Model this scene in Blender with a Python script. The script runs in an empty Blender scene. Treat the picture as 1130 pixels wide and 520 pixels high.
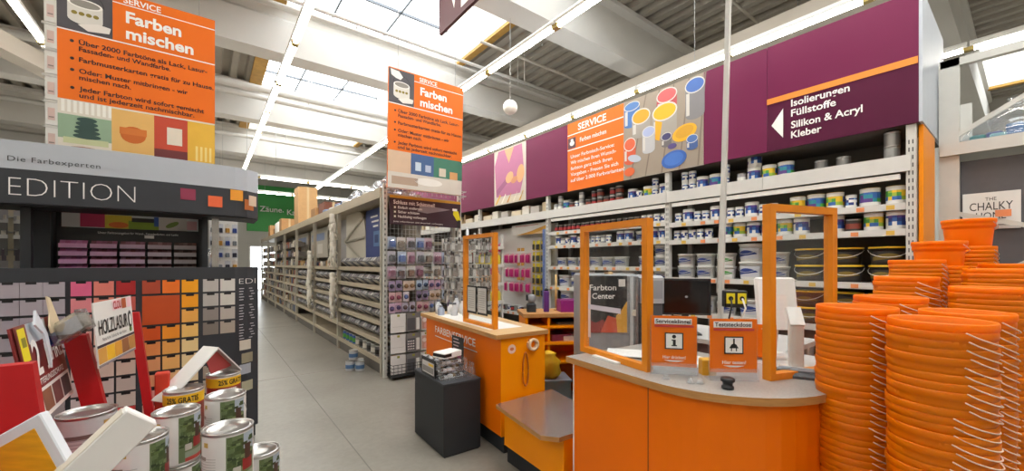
import bpy, bmesh, math, random
from mathutils import Vector, Matrix
random.seed(11)
R = math.radians
ORD = 'first second third fourth fifth sixth seventh eighth ninth tenth eleventh twelfth thirteenth fourteenth fifteenth sixteenth seventeenth eighteenth nineteenth twentieth'.split()
ORD += ['twenty-' + o for o in ORD[:9]] + ['thirtieth'] + ['thirty-' + o for o in ORD[:9]]
SC = bpy.context.scene
COL = SC.collection

# ------------------------------------------------------------------ camera, world, exposure
cam = bpy.data.cameras.new('camera'); cam_o = bpy.data.objects.new('camera', cam); COL.objects.link(cam_o)
cam.sensor_fit = 'HORIZONTAL'; cam.sensor_width = 36.0; cam.lens = 36.0 * 440 / 1130
cam.shift_y = 31 / 1130.0; cam.clip_start = 0.05; cam.clip_end = 200
cam_o.location = (0, 0, 1.55); cam_o.rotation_euler = (R(90), 0, -math.atan(337 / 440))
SC.camera = cam_o
w = bpy.data.worlds.new('sky'); SC.world = w; w.use_nodes = True
wn = w.node_tree.nodes['Background']; wn.inputs[0].default_value = (0.94, 0.97, 1.0, 1); wn.inputs[1].default_value = 4.2
vs = SC.view_settings
vs.view_transform = 'Standard'; vs.look = 'None'; vs.exposure = 0.55; vs.gamma = 1.0; vs.use_curve_mapping = False
TUBE = 23.0           # brightness of the fluorescent tubes
try:
    SC.cycles.use_denoising = True
    SC.cycles.max_bounces = 8; SC.cycles.diffuse_bounces = 5; SC.cycles.glossy_bounces = 3
    SC.cycles.transparent_max_bounces = 16; SC.cycles.transmission_bounces = 4
    SC.cycles.caustics_reflective = False; SC.cycles.caustics_refractive = False
    SC.cycles.sample_clamp_indirect = 6.0
except Exception:
    pass

# ------------------------------------------------------------------ materials
def lin(h):
    if isinstance(h, str):
        h = h.lstrip('#'); h = [int(h[i:i + 2], 16) for i in (0, 2, 4)]
    out = []
    for c in h:
        c = c / 255.0
        out.append(c / 12.92 if c <= 0.04045 else ((c + 0.055) / 1.055) ** 2.4)
    return tuple(out)
MATS = {}
def mat(name, col, rough=0.5, metal=0.0, var=0.06, scale=14.0, bump=0.0, bscale=60.0, spec=0.5, emit=0.0, stretch=None):
    if name in MATS: return MATS[name]
    m = bpy.data.materials.new(name); MATS[name] = m; m.use_nodes = True
    nt = m.node_tree; b = nt.nodes['Principled BSDF']; c = lin(col)
    b.inputs['Roughness'].default_value = rough; b.inputs['Metallic'].default_value = metal
    b.inputs['Specular IOR Level'].default_value = spec
    tc = nt.nodes.new('ShaderNodeTexCoord'); mp = nt.nodes.new('ShaderNodeMapping'); nt.links.new(tc.outputs['Object'], mp.inputs['Vector'])
    if stretch: mp.inputs['Scale'].default_value = stretch
    if var > 0:
        n = nt.nodes.new('ShaderNodeTexNoise'); n.inputs['Scale'].default_value = scale; n.inputs['Detail'].default_value = 3
        nt.links.new(mp.outputs['Vector'], n.inputs['Vector'])
        r = nt.nodes.new('ShaderNodeValToRGB')
        r.color_ramp.elements[0].position = 0.25; r.color_ramp.elements[1].position = 0.75
        r.color_ramp.elements[0].color = tuple(max(0, v * (1 - var)) for v in c) + (1,)
        r.color_ramp.elements[1].color = tuple(min(1, v * (1 + var)) for v in c) + (1,)
        nt.links.new(n.outputs['Fac'], r.inputs['Fac']); nt.links.new(r.outputs['Color'], b.inputs['Base Color'])
    else:
        b.inputs['Base Color'].default_value = c + (1,)
    if bump > 0:
        n2 = nt.nodes.new('ShaderNodeTexNoise'); n2.inputs['Scale'].default_value = bscale; n2.inputs['Detail'].default_value = 4
        nt.links.new(mp.outputs['Vector'], n2.inputs['Vector'])
        bp = nt.nodes.new('ShaderNodeBump'); bp.inputs['Strength'].default_value = bump; bp.inputs['Distance'].default_value = 0.01
        nt.links.new(n2.outputs['Fac'], bp.inputs['Height']); nt.links.new(bp.outputs['Normal'], b.inputs['Normal'])
    if emit > 0:
        b.inputs['Emission Color'].default_value = (1.0, 0.95, 0.86, 1); b.inputs['Emission Strength'].default_value = emit
    return m
def clear_mat(name, tint, gloss=0.08, haze=0.0):
    if name in MATS: return MATS[name]
    m = bpy.data.materials.new(name); MATS[name] = m; m.use_nodes = True; nt = m.node_tree; nt.nodes.clear()
    o = nt.nodes.new('ShaderNodeOutputMaterial'); t = nt.nodes.new('ShaderNodeBsdfTransparent'); t.inputs[0].default_value = tint + (1,)
    g = nt.nodes.new('ShaderNodeBsdfGlossy'); g.inputs['Roughness'].default_value = 0.03
    mx = nt.nodes.new('ShaderNodeMixShader'); mx.inputs[0].default_value = gloss
    src = t
    if haze > 0:
        d = nt.nodes.new('ShaderNodeBsdfDiffuse'); d.inputs[0].default_value = (0.85, 0.87, 0.88, 1)
        m2 = nt.nodes.new('ShaderNodeMixShader'); m2.inputs[0].default_value = haze
        nt.links.new(t.outputs[0], m2.inputs[1]); nt.links.new(d.outputs[0], m2.inputs[2]); src = m2
    nt.links.new(src.outputs[0], mx.inputs[1]); nt.links.new(g.outputs[0], mx.inputs[2]); nt.links.new(mx.outputs[0], o.inputs[0])
    return m
def plastic_mat(name, col, trans=0.3, rough=0.35):
    if name in MATS: return MATS[name]
    m = bpy.data.materials.new(name); MATS[name] = m; m.use_nodes = True; nt = m.node_tree
    b = nt.nodes['Principled BSDF']; c = lin(col)
    n = nt.nodes.new('ShaderNodeTexNoise'); n.inputs['Scale'].default_value = 5
    r = nt.nodes.new('ShaderNodeValToRGB'); r.color_ramp.elements[0].color = tuple(v * 0.94 for v in c) + (1,); r.color_ramp.elements[1].color = tuple(min(1, v * 1.04) for v in c) + (1,)
    nt.links.new(n.outputs['Fac'], r.inputs['Fac']); nt.links.new(r.outputs['Color'], b.inputs['Base Color'])
    b.inputs['Roughness'].default_value = rough
    t = nt.nodes.new('ShaderNodeBsdfTranslucent'); nt.links.new(r.outputs['Color'], t.inputs['Color'])
    mx = nt.nodes.new('ShaderNodeMixShader'); mx.inputs[0].default_value = trans
    o = nt.nodes['Material Output']
    nt.links.new(b.outputs[0], mx.inputs[1]); nt.links.new(t.outputs[0], mx.inputs[2]); nt.links.new(mx.outputs[0], o.inputs[0])
    return m
_cm = {}
def cm(hexcol, rough=0.5):
    """plain printed / painted colour"""
    k = (hexcol, rough)
    if k not in _cm: _cm[k] = mat('colour_%s_%d' % (hexcol.lstrip('#'), int(rough * 100)), hexcol, rough, 0, 0.03, 9)
    return _cm[k]

def floor_mat():
    m = bpy.data.materials.new('concrete_floor'); m.use_nodes = True; nt = m.node_tree; b = nt.nodes['Principled BSDF']
    tc = nt.nodes.new('ShaderNodeTexCoord')
    n1 = nt.nodes.new('ShaderNodeTexNoise'); n1.inputs['Scale'].default_value = 0.9; n1.inputs['Detail'].default_value = 8; n1.inputs['Roughness'].default_value = 0.6
    n2 = nt.nodes.new('ShaderNodeTexNoise'); n2.inputs['Scale'].default_value = 22; n2.inputs['Detail'].default_value = 6
    for n in (n1, n2): nt.links.new(tc.outputs['Object'], n.inputs['Vector'])
    mxv = nt.nodes.new('ShaderNodeMath'); mxv.operation = 'MULTIPLY_ADD'; mxv.inputs[1].default_value = 0.35
    nt.links.new(n2.outputs['Fac'], mxv.inputs[0]); nt.links.new(n1.outputs['Fac'], mxv.inputs[2])
    r = nt.nodes.new('ShaderNodeValToRGB'); r.color_ramp.elements[0].position = 0.45; r.color_ramp.elements[1].position = 0.95
    r.color_ramp.elements[0].color = lin('7c776d') + (1,); r.color_ramp.elements[1].color = lin('979288') + (1,)
    nt.links.new(mxv.outputs[0], r.inputs['Fac']); nt.links.new(r.outputs['Color'], b.inputs['Base Color'])
    b.inputs['Roughness'].default_value = 0.32; b.inputs['Specular IOR Level'].default_value = 0.4
    return m

M_white = mat('white_paint', 'e4e3df', 0.5, 0, 0.02)
M_offw = mat('off_white', 'd9d6cf', 0.5, 0, 0.04)
M_rack = mat('grey_white_rack_enamel', 'c9c8c2', 0.45, 0, 0.04, 8)
M_shelf = mat('light_grey_shelf_enamel', 'bdbcb8', 0.45, 0, 0.03, 8)
M_back = mat('dark_back_panel', '6a655f', 0.7, 0, 0.08, 5)
M_orange = mat('orange_laminate', 'ea7000', 0.42, 0, 0.03, 3, spec=0.25)
M_orange2 = mat('amber_orange_laminate', 'f79400', 0.42, 0, 0.03, 3, spec=0.25)
M_frame = mat('orange_varnished_wood', 'da820e', 0.4, 0, 0.10, 8, 0.05, 40, stretch=(1, 1, 0.15))
M_char = mat('charcoal_panel', '2f3238', 0.55, 0, 0.05, 4)
M_chard = mat('dark_charcoal_board', '222529', 0.6, 0, 0.08, 6)
M_purple = mat('purple_fascia_film', '6c1543', 0.45, 0, 0.03, 3, spec=0.25)
M_purple2 = mat('deep_purple_fascia_film', '500b32', 0.45, 0, 0.03, 3, spec=0.2)
M_sorange = mat('orange_sign_film', 'e8701c', 0.5, 0, 0.02, 3, spec=0.25)
M_steel = mat('brushed_steel', 'b9b6b2', 0.22, 0.85, 0.08, 20, stretch=(1, 12, 1))
M_ctop = mat('speckled_grey_counter_laminate', '9b9791', 0.3, 0, 0.16, 90)
M_wood = mat('wood_edge_trim', 'b5834a', 0.5, 0, 0.15, 12, stretch=(1, 1, 10))
M_tin = mat('tinplate', 'c9c8c6', 0.28, 0.9, 0.05, 20)
M_tind = mat('dull_tinplate', '9a9a9c', 0.35, 0.8, 0.08, 20)
M_black = mat('black_plastic', '18181a', 0.4, 0, 0.1)
M_wire = mat('zinc_wire', 'b9b9b7', 0.35, 0.6, 0.05)
M_clear = clear_mat('acrylic_glass', (0.97, 0.98, 0.975), 0.06, 0.012)
M_clear2 = clear_mat('clear_blister_film', (0.96, 0.97, 0.98), 0.08, 0.08)
M_clear3 = clear_mat('thin_acrylic', (0.98, 0.985, 0.985), 0.02, 0.0)
M_sky = clear_mat('skylight_glass', (0.97, 0.98, 0.98), 0.02, 0.0)
M_red = mat('red_painted_board', 'b8171c', 0.45, 0, 0.08, 6)
M_text_w = cm('f4f2ee'); M_text_k = cm('2a1712')
M_bucket = plastic_mat('translucent_orange_plastic', 'ff9400', 0.45, 0.35)
M_whtub = mat('white_tub_plastic', 'dcdcd8', 0.4, 0, 0.02)

# ------------------------------------------------------------------ mesh builder
class MB:
    def __init__(s): s.v = []; s.f = []; s.mi = []; s.sm = []; s.mats = []; s.M = None
    def _m(s, m):
        if m not in s.mats: s.mats.append(m)
        return s.mats.index(m)
    def add(s, vs, fs, m, smooth=False):
        o = len(s.v); k = s._m(m)
        s.v += [tuple(s.M @ Vector(p)) for p in vs] if s.M is not None else [tuple(p) for p in vs]
        for f in fs: s.f.append(tuple(o + i for i in f)); s.mi.append(k); s.sm.append(smooth)
        return s
    def box(s, a, b, m):
        x0, y0, z0 = [min(a[i], b[i]) for i in range(3)]; x1, y1, z1 = [max(a[i], b[i]) for i in range(3)]
        return s.add([(x0,y0,z0),(x1,y0,z0),(x1,y1,z0),(x0,y1,z0),(x0,y0,z1),(x1,y0,z1),(x1,y1,z1),(x0,y1,z1)],
                     [(0,3,2,1),(4,5,6,7),(0,1,5,4),(1,2,6,5),(2,3,7,6),(3,0,4,7)], m)
    def bbox(s, a, b, m, c=0.01):
        """box with chamfered vertical and top edges"""
        x0, y0, z0 = [min(a[i], b[i]) for i in range(3)]; x1, y1, z1 = [max(a[i], b[i]) for i in range(3)]
        def ring(d, z):
            return [(x0+d+c,y0+d,z),(x1-d-c,y0+d,z),(x1-d,y0+d+c,z),(x1-d,y1-d-c,z),(x1-d-c,y1-d,z),(x0+d+c,y1-d,z),(x0+d,y1-d-c,z),(x0+d,y0+d+c,z)]
        v = ring(0, z0) + ring(0, z1 - c) + ring(c * 0.9, z1)
        f = [tuple(range(7, -1, -1)), tuple(range(16, 24))]
        for k in (0, 8):
            for i in range(8): j = (i + 1) % 8; f.append((k+i, k+j, k+8+j, k+8+i))
        return s.add(v, f, m)
    def lathe(s, prof, n, m, c=(0, 0), cap0=True, cap1=True, smooth=True, mats=None, sx=1.0, sy=1.0):
        vs = []
        for r, z in prof:
            for i in range(n):
                t = 2 * math.pi * i / n; vs.append((c[0] + r * sx * math.cos(t), c[1] + r * sy * math.sin(t), z))
        for k in range(len(prof) - 1):
            fs = [(k*n+i, k*n+(i+1) % n, (k+1)*n+(i+1) % n, (k+1)*n+i) for i in range(n)]
            mm = mats[k] if mats else m
            s._lathe_faces(vs, fs, mm, smooth, first=(k == 0))
        o = s._lo
        if cap0: s._cap([o + i for i in range(n)][::-1], mats[0] if mats else m)
        if cap1: s._cap([o + (len(prof)-1)*n + i for i in range(n)], mats[-1] if mats else m)
        return s
    def _lathe_faces(s, vs, fs, m, smooth, first):
        if first:
            s._lo = len(s.v); s.v += [tuple(s.M @ Vector(p)) for p in vs] if s.M is not None else vs
        k = s._m(m)
        for f in fs: s.f.append(tuple(s._lo + i for i in f)); s.mi.append(k); s.sm.append(smooth)
    def _cap(s, idx, m): s.f.append(tuple(idx)); s.mi.append(s._m(m)); s.sm.append(False)
    def tube(s, pts, r, m, n=6, closed=False):
        P = [Vector(p) for p in pts]; vs = []; N = len(P)
        for i, p in enumerate(P):
            a = P[i-1] if (i > 0 or closed) else p; b = P[(i+1) % N] if (i < N-1 or closed) else p
            t = (b - a).normalized(); u = t.cross(Vector((0, 0, 1)))
            if u.length < 1e-3: u = t.cross(Vector((1, 0, 0)))
            u.normalize(); w_ = t.cross(u)
            for k in range(n):
                q = 2 * math.pi * k / n; vs.append(p + (u * math.cos(q) + w_ * math.sin(q)) * r)
        fs = []
        for i in range(N if closed else N - 1):
            for k in range(n):
                fs.append((i*n+k, ((i+1) % N)*n+k, ((i+1) % N)*n+(k+1) % n, i*n+(k+1) % n))
        if not closed: fs += [tuple(range(n)), tuple((N-1)*n + k for k in range(n-1, -1, -1))]
        return s.add(vs, fs, m, True)
    def bar(s, p, q, w_, h, m, up=(0, 0, 1)):
        p = Vector(p); q = Vector(q); t = (q - p).normalized(); u = t.cross(Vector(up))
        if u.length < 1e-4: u = t.cross(Vector((1, 0, 0)))
        u.normalize(); k = u.cross(t); u *= w_ / 2; k *= h / 2
        return s.add([p-u-k, p+u-k, p+u+k, p-u+k, q-u-k, q+u-k, q+u+k, q-u+k],
                     [(0,1,2,3),(7,6,5,4),(0,4,5,1),(1,5,6,2),(2,6,7,3),(3,7,4,0)], m)
    def prism(s, poly, z0, z1, m, mside=None):
        n = len(poly); area = sum(poly[i][0]*poly[(i+1) % n][1] - poly[(i+1) % n][0]*poly[i][1] for i in range(n))
        if area < 0: poly = poly[::-1]
        vs = [(x, y, z0) for x, y in poly] + [(x, y, z1) for x, y in poly]
        s.add(vs, [tuple(range(n-1, -1, -1)), tuple(range(n, 2*n))], m)
        return s.add(vs, [(i, (i+1) % n, n+(i+1) % n, n+i) for i in range(n)], mside or m)
    def vprism(s, poly, y0, y1, m):
        """polygon in x,z, thick along y"""
        n = len(poly); vs = [(x, y0, z) for x, z in poly] + [(x, y1, z) for x, z in poly]
        return s.add(vs, [tuple(range(n)), tuple(range(2*n-1, n-1, -1))] + [(i, n+i, n+(i+1) % n, (i+1) % n) for i in range(n)], m)
    # flat print in the local x,z plane facing -y
    def rect(s, x0, z0, x1, z1, m, y=0.0): return s.add([(x0,y,z0),(x1,y,z0),(x1,y,z1),(x0,y,z1)], [(0,1,2,3)], m)
    def ell(s, cx, cz, rx, rz, m, y=0.0, n=20, rot=0.0, a0=0.0, a1=None):
        pts = []
        for i in range(n):
            t = 2*math.pi*i/n if a1 is None else a0 + (a1-a0)*i/(n-1)
            x = rx*math.cos(t); z = rz*math.sin(t)
            pts.append((cx + x*math.cos(rot) - z*math.sin(rot), y, cz + x*math.sin(rot) + z*math.cos(rot)))
        return s.add(pts, [tuple(range(n))], m)
    def poly(s, pts, m, y=0.0): return s.add([(x, y, z) for x, z in pts], [tuple(range(len(pts)))], m)
    def mesh(s, name):
        me = bpy.data.meshes.new(name); me.from_pydata(s.v, [], s.f); me.update()
        for m in s.mats: me.materials.append(m)
        me.polygons.foreach_set('material_index', s.mi); me.polygons.foreach_set('use_smooth', s.sm)
        bm = bmesh.new(); bm.from_mesh(me); bmesh.ops.recalc_face_normals(bm, faces=bm.faces) if not getattr(s, 'keep', False) else None
        bm.to_mesh(me); bm.free(); me.update()
        return me
    def build(s, name, parent=None, loc=(0, 0, 0), rz=0.0, label=None, cat=None, group=None, kind=None):
        return obj(name, s.mesh(name), parent, loc, rz, label, cat, group, kind)

def tag(o, label=None, cat=None, group=None, kind=None):
    if label: o['label'] = label
    if cat: o['category'] = cat
    if group: o['group'] = group
    if kind: o['kind'] = kind
    return o
def obj(name, me, parent=None, loc=(0, 0, 0), rz=0.0, label=None, cat=None, group=None, kind=None, rot=None):
    o = bpy.data.objects.new(name, me); COL.objects.link(o); o.location = loc
    o.rotation_euler = rot if rot else (0, 0, rz)
    if parent is not None: o.parent = parent
    return tag(o, label, cat, group, kind)
def thing(name, label, cat, loc=(0, 0, 0), rz=0.0, group=None, rot=None, kind=None):
    return obj(name, None, None, loc, rz, label, cat, group, kind, rot)
def dup(o, loc, rz=None, label=None, group=None, rot=None):
    c = o.copy(); COL.objects.link(c); c.location = loc
    if rz is not None: c.rotation_euler = (0, 0, rz)
    if rot is not None: c.rotation_euler = rot
    if label: c['label'] = label
    if group: c['group'] = group
    for ch in o.children:
        d = ch.copy(); COL.objects.link(d); d.parent = c
        for g in ch.children:
            e = g.copy(); COL.objects.link(e); e.parent = d
    return c
class Kind:
    """prototype held as data: root mesh plus part meshes; placed by copying"""
    def __init__(s, name, mesh, parts, cat): s.name = name; s.mesh = mesh; s.parts = parts; s.cat = cat; s.proto = {}
    def place(s, loc, rz, label, group, rot=None, parts=True):
        key = parts
        if key not in s.proto:
            o = obj(s.name, s.mesh, None, loc, rz, label, s.cat, group, rot=rot)
            if parts:
                for pn, pm in s.parts: obj(pn, pm, o)
            s.proto[key] = o; return o
        return dup(s.proto[key], loc, rz if rot is None else None, label, group, rot)

def text(s, parent, x, z, cap, m, y=-0.002, width=None, bold=0.0, align='LEFT', name='lettering', shear=0.0, spacing=1.0):
    """flat lettering in the local x,z plane of parent, facing -y; cap = capital height"""
    cu = bpy.data.curves.new('lettering', 'FONT'); cu.body = s; cu.size = 1.0; cu.resolution_u = 3; cu.offset = bold; cu.shear = shear; cu.space_character = spacing
    to = bpy.data.objects.new('lettering', cu)
    me = bpy.data.meshes.new_from_object(to)
    bpy.data.objects.remove(to); bpy.data.curves.remove(cu)
    n = len(me.vertices)
    if n == 0: return None
    co = [0.0] * (n * 3); me.vertices.foreach_get('co', co)
    xs = co[0::3]; x0, x1 = min(xs), max(xs); k = cap / 0.682; kx = (width / (x1 - x0)) if width else k
    off = {'LEFT': 0, 'CENTER': -0.5, 'RIGHT': -1.0}[align] * (x1 - x0) * kx
    for i in range(n):
        u = (co[3*i] - x0) * kx + off + x; v_ = co[3*i+1] * k + z
        co[3*i] = u; co[3*i+1] = y; co[3*i+2] = v_
    me.vertices.foreach_set('co', co); me.materials.clear(); me.materials.append(m); me.update(); me.name = name
    return obj(name, me, parent)
# ================================================================== the hall
XL, XR, YB, YF, ZD = -14.0, 19.0, -7.0, 27.0, 6.55
FM = floor_mat()
b = MB(); b.box((XL, YB, -0.2), (XR, YF, 0), FM)
floor = b.build('floor', label='polished grey concrete floor of the hall', kind='structure')
M_joint = mat('floor_joint_sealant', '6f6b64', 0.6)
for x in (0.98,):
    b = MB(); b.box((x - 0.004, YB + .1, 0.0), (x + 0.004, YF - .1, 0.0012), M_joint); b.build('expansion_joint', floor)
for y in (1.2, 6.2, 11.2):
    b = MB(); b.box((XL + .1, y - 0.004, 0.0), (XR - .1, y + 0.004, 0.0012), M_joint); b.build('expansion_joint', floor)

M_wall = mat('pale_grey_wall', 'b9b6ae', 0.7, 0, 0.04, 1.5)
M_deck = mat('galvanised_roof_deck', 'a39c90', 0.55, 0.1, 0.06, 3)
M_beam = mat('white_concrete_beam', 'd3d0ca', 0.7, 0, 0.03, 2)
M_beamw = mat('warm_concrete_beam', 'b8b0a4', 0.7, 0, 0.03, 2)
M_well = mat('cream_skylight_lining', 'e9e2d2', 0.7, 0, 0.10, 7)
M_tan = mat('tan_edge_timber', 'b58a3c', 0.6, 0, 0.15, 8)
for n, a, c in (('wall_left', (XL - .2, YB, 0), (XL, YF, 7.6)), ('wall_right', (XR, YB, 0), (XR + .2, YF, 7.6)),
                ('wall_back', (XL - .2, YB - .2, 0), (XR + .2, YB, 7.6))):
    b = MB(); b.box(a, c, M_wall); b.build(n, label='pale grey hall wall', kind='structure')
# far wall with a bright glazed exit
b = MB()
for a, c in (((XL - .2, YF, 0), (1.9, YF + .2, 7.6)), ((3.9, YF, 0), (XR + .2, YF + .2, 7.6)), ((1.9, YF, 2.6), (3.9, YF + .2, 7.6))): b.box(a, c, M_wall)
b.build('wall_far', label='pale far wall of the hall with a glazed exit', kind='structure')
d1 = MB(); 
for x in (1.9, 2.86, 3.82): d1.box((x, YF + .05, 0), (x + .08, YF + .13, 2.6), M_offw)
for z in (0, 1.2, 2.52): d1.box((1.9, YF + .05, z), (3.9, YF + .13, z + .08), M_offw)
d1 = d1.build('door_1', label='white framed glazed exit door in the far wall', kind='structure')
for x in (1.98, 2.94):
    b = MB(); b.box((x, YF + .08, .08), (x + .88, YF + .09, 2.52), M_sky); b.build('pane', d1)
# corrugated deck: ribs run along the hall
def deck(x0, x1, y0=YB, y1=YF):
    b = MB(); x = x0; p = 0.34; prof = []
    while x < x1 - 1e-6:
        for dx, dz in ((0, 0), (.13, 0), (.165, .105), (.305, .105)):
            if x + dx <= x1: prof.append((x + dx, ZD + dz))
        x += p
    prof.append((x1, ZD + .105))
    n = len(prof)
    ys = [y0, y1]
    vs = [(px, yy, pz) for yy in ys for px, pz in prof] + [(px, yy, ZD + .15) for yy in ys for px, pz in prof]
    fs = [(i, i+1, n+i+1, n+i) for i in range(n-1)] + [(2*n+i, 3*n+i, 3*n+i+1, 2*n+i+1) for i in range(n-1)]
    b.add(vs, fs, M_deck); b.keep = True
    return b
b0 = deck(XL, -12.0)
for x0, x1 in ((-8.0, 1.2), (4.9, 14.0), (17.5, XR)):
    d = deck(x0, x1); b0.add(d.v, d.f, M_deck)
d = deck(-12.0, -8.0, 19.2, YF); b0.add(d.v, d.f, M_deck)
d = deck(1.2, 4.9, 19.2, YF); b0.add(d.v, d.f, M_deck)
d = deck(14.0, 17.5, 19.2, YF); b0.add(d.v, d.f, M_deck)
b0.keep = True
b0.build('ceiling', label='corrugated metal roof deck', kind='structure')
# skylight strips
M_bar = mat('dark_glazing_bar', '6c7076', 0.5, 0.3)
for i, (x0, x1) in enumerate(((1.2, 4.9), (-12.0, -8.0), (14.0, 17.5))):  # middle entry: unseen left strip, added to let more light in
    ye = 19.2; zt = 7.55
    sk = thing('window_%d' % (i + 1), 'roof skylight strip with cream lining and thin glazing bars', 'skylight', (0, 0, 0), kind='structure')
    del sk['category']
    b = MB()
    b.box((x0 - .06, YB, ZD - .02), (x0, ye, zt), M_well); b.box((x1, YB, ZD - .02), (x1 + .06, ye, zt), M_well)
    b.box((x0, ye, ZD - .02), (x1, ye + .06, zt), M_well); b.box((x0, YB - .06, ZD - .02), (x1, YB, zt), M_well)
    b.build('lining', sk)
    b = MB(); b.box((x0 - .28, YB, ZD - .09), (x0 - .0, ye, ZD - .03), M_tan); b.build('edge_board', sk)
    b = MB(); b.box((x1, YB, ZD - .09), (x1 + .16, ye, ZD - .03), M_tan); b.build('edge_board', sk)
    y = YB + 0.3; k = 0; pm = None
    while y < ye:
        b = MB(); b.box((x0, y - .025, zt - .06), (x1, y + .025, zt), M_bar); b.build('glazing_bar', sk)
        y += 1.32
    for x in (x0 + (x1 - x0) * .33, x0 + (x1 - x0) * .67):
        b = MB(); b.box((x - .02, YB, zt - .05), (x + .02, ye, zt - .01), M_bar); b.build('glazing_bar', sk)
    if i == 0:
        for yy in (5.6, 6.4, 7.2, 10.2, 11.2):
            b = MB(); b.tube([(x0 + .3, yy, zt - .1), (x0 + 1.9, yy + 1.1, zt - .1)], .012, M_bar, 5); b.build('tie_rod', sk)
        for yy in (7.9, 12.2):
            b = MB(); b.bar((x0 + 1.4, yy, zt - .35), (x0 + 1.75, yy - .3, zt - .05), .05, .05, M_bar); b.bar((x0 + 1.4, yy, zt - .35), (x0 + 1.05, yy + .35, zt - .05), .05, .05, M_bar); b.build('vent_opener', sk)
    y = YB
    while y < ye - .05:
        y2 = min(y + 1.32, ye)
        if pm is None:
            q = MB(); q.box((x0, 0, 0), (x1, 1.32, .012), M_sky); pm = q.mesh('pane')
        o = obj('pane', pm, sk, (0, y, zt)); o.scale = (1, (y2 - y) / 1.32, 1)
        y += 1.32
# concrete beams across the hall (I-section with sloped shoulders)
beam_ys = (-3.0, 1.0, 5.05, 8.9, 13.3, 17.6, 22.0)
for y in beam_ys:
    b = MB(); hb = 0.22
    prof = [(-hb, 5.55), (hb, 5.55), (hb, 6.18), (hb * .55, 6.27), (hb * .55, 6.42), (hb * 1.15, 6.47), (hb * 1.15, ZD), (-hb * 1.15, ZD), (-hb * 1.15, 6.47), (-hb * .55, 6.42), (-hb * .55, 6.27), (-hb, 6.18)]
    n = len(prof); vs = [(XL, y + p, z) for p, z in prof] + [(XR, y + p, z) for p, z in prof]
    b.add(vs, [tuple(range(n))[::-1], tuple(range(n, 2*n))] + [(i, (i+1) % n, n+(i+1) % n, n+i) for i in range(n)], M_beam)
    o = b.build('roof_beam', label='white concrete roof beam spanning the hall', kind='structure')
# left duct under the roof
b = MB(); b.box((-6.1, 5.6, 4.9), (-4.75, 7.1, 5.5), M_beamw); b.box((-5.9, 7.1, 5.0), (-4.95, 7.25, 5.4), M_beamw); b.build('air_duct', label='boxy beige air duct under the roof at far left', cat='duct')
b = MB(); b.bar((-5.4, 3.6, 4.95), (-1.2, 12.5, 4.95), .3, .28, M_beamw); b.build('roof_brace', label='beige sloping roof brace left of the near hanging banner', cat='brace')
# service pipes across
M_pipe = mat('white_service_pipe', 'd8d5cf', 0.4, 0, 0.03)
for y, z, r, lab in ((7.35, 5.85, .035, 'thin white pipe in front of the first skylight'), (7.6, 5.85, .03, 'thin white pipe running just behind its twin under the first skylight'),
                (11.55, 5.85, .09, 'thick white pipe crossing under the second skylight'), (11.95, 5.78, .07, 'white pipe behind the thick crossing pipe'), (15.8, 5.75, .06, 'far white pipe crossing under the third skylight')):
    b = MB(); b.tube([(-9, y, z), (9, y, z)], r, M_pipe, 8)
    o = b.build('ceiling_pipe', label=lab, cat='pipe')
    for x in (-6, -2, 2.2, 6):
        b = MB(); b.tube([(x, y, z), (x, y, ZD - .02)], .012, M_pipe, 5); b.build('pipe_hanger', o)
# conduit lines under the corrugated deck at the right
for y, z in ((3.3, 6.3), (7.1, 6.25)):
    b = MB(); b.tube([(4.6, y, z), (10.8, y, z)], .03, M_beamw, 6)
    b.tube([(5.6, y, z), (5.6, y, ZD)], .012, M_beamw, 5); b.tube([(9.6, y, z), (9.6, y, ZD)], .012, M_beamw, 5)
    b.build('sprinkler_pipe', label='beige sprinkler pipe under the corrugated roof, %s of the two' % ('nearer' if y < 5 else 'farther'), cat='pipe')

# ------------------------------------------------------------------ fluorescent rows
M_tube = mat('lit_fluorescent_tube', 'ffffff', 0.4, emit=TUBE, var=0)
M_lampw = mat('white_lamp_housing', 'e8e6e0', 0.4, 0, 0.02)
M_gold = mat('gold_lamp_clip', 'b09a58', 0.4, 0.4)
LZ = 4.55; LL = 1.52
def lamp_meshes():
    b = MB(); b.vprism([(-.03, .08), (-.06, .03), (-.05, .0), (.05, 0), (.06, .03), (.03, .08)], 0.012, LL - .012, M_lampw); h = b.mesh('housing')
    b = MB(); b.M = Matrix.Rotation(-math.pi/2, 4, 'X'); b.lathe([(.024, .05), (.024, LL - .05)], 8, M_tube); b.M = None
    t = b.mesh('tube'); 
    for v in t.vertices: v.co.z -= .028
    b = MB(); b.box((-.035, .0, -.05), (.035, .05, 0.0), M_gold); b.box((-.035, LL - .05, -.05), (.035, LL, 0.0), M_gold); c = b.mesh('lamp_holder')
    b = MB(); b.tube([(0, .5, .08), (0, .5, 1.98)], .006, M_wire, 4); s = b.mesh('suspension_wire')
    return h, t, c, s
LH, LT, LC, LS = lamp_meshes()
def lamp(x, y, rz, label, group, wire):
    o = thing('strip_light', label, 'light', (x, y, LZ), rz, group)
    obj('housing', LH, o); obj('tube', LT, o); obj('lamp_holder', LC, o)
    if wire: obj('suspension_wire', LS, o)
rows = ((-4.3, -5.58, 16, 'far left row'), (-1.76, -5.58, 16, 'row left of the near banner'), (.95, -4.58, 15.2, 'row right above the aisle'), (3.49, -5.48, 18.4, 'row over the far banner'),
        (5.92, -4.96, 18.4, 'row above the purple fascia'), (8.4, -2.5, 14, 'row beyond the purple fascia'))
for x, y0, y1, nm in rows:
    y = y0; k = 0
    while y + LL <= y1 + .8:
        lamp(x, y, 0, 'fluorescent strip light in the ' + nm, 'strip lights, ' + nm, not any(y - .35 < by < y + LL + .35 for by in beam_ys + (7.35, 7.6, 11.55, 11.95, 15.8))); y += LL; k += 1
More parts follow.
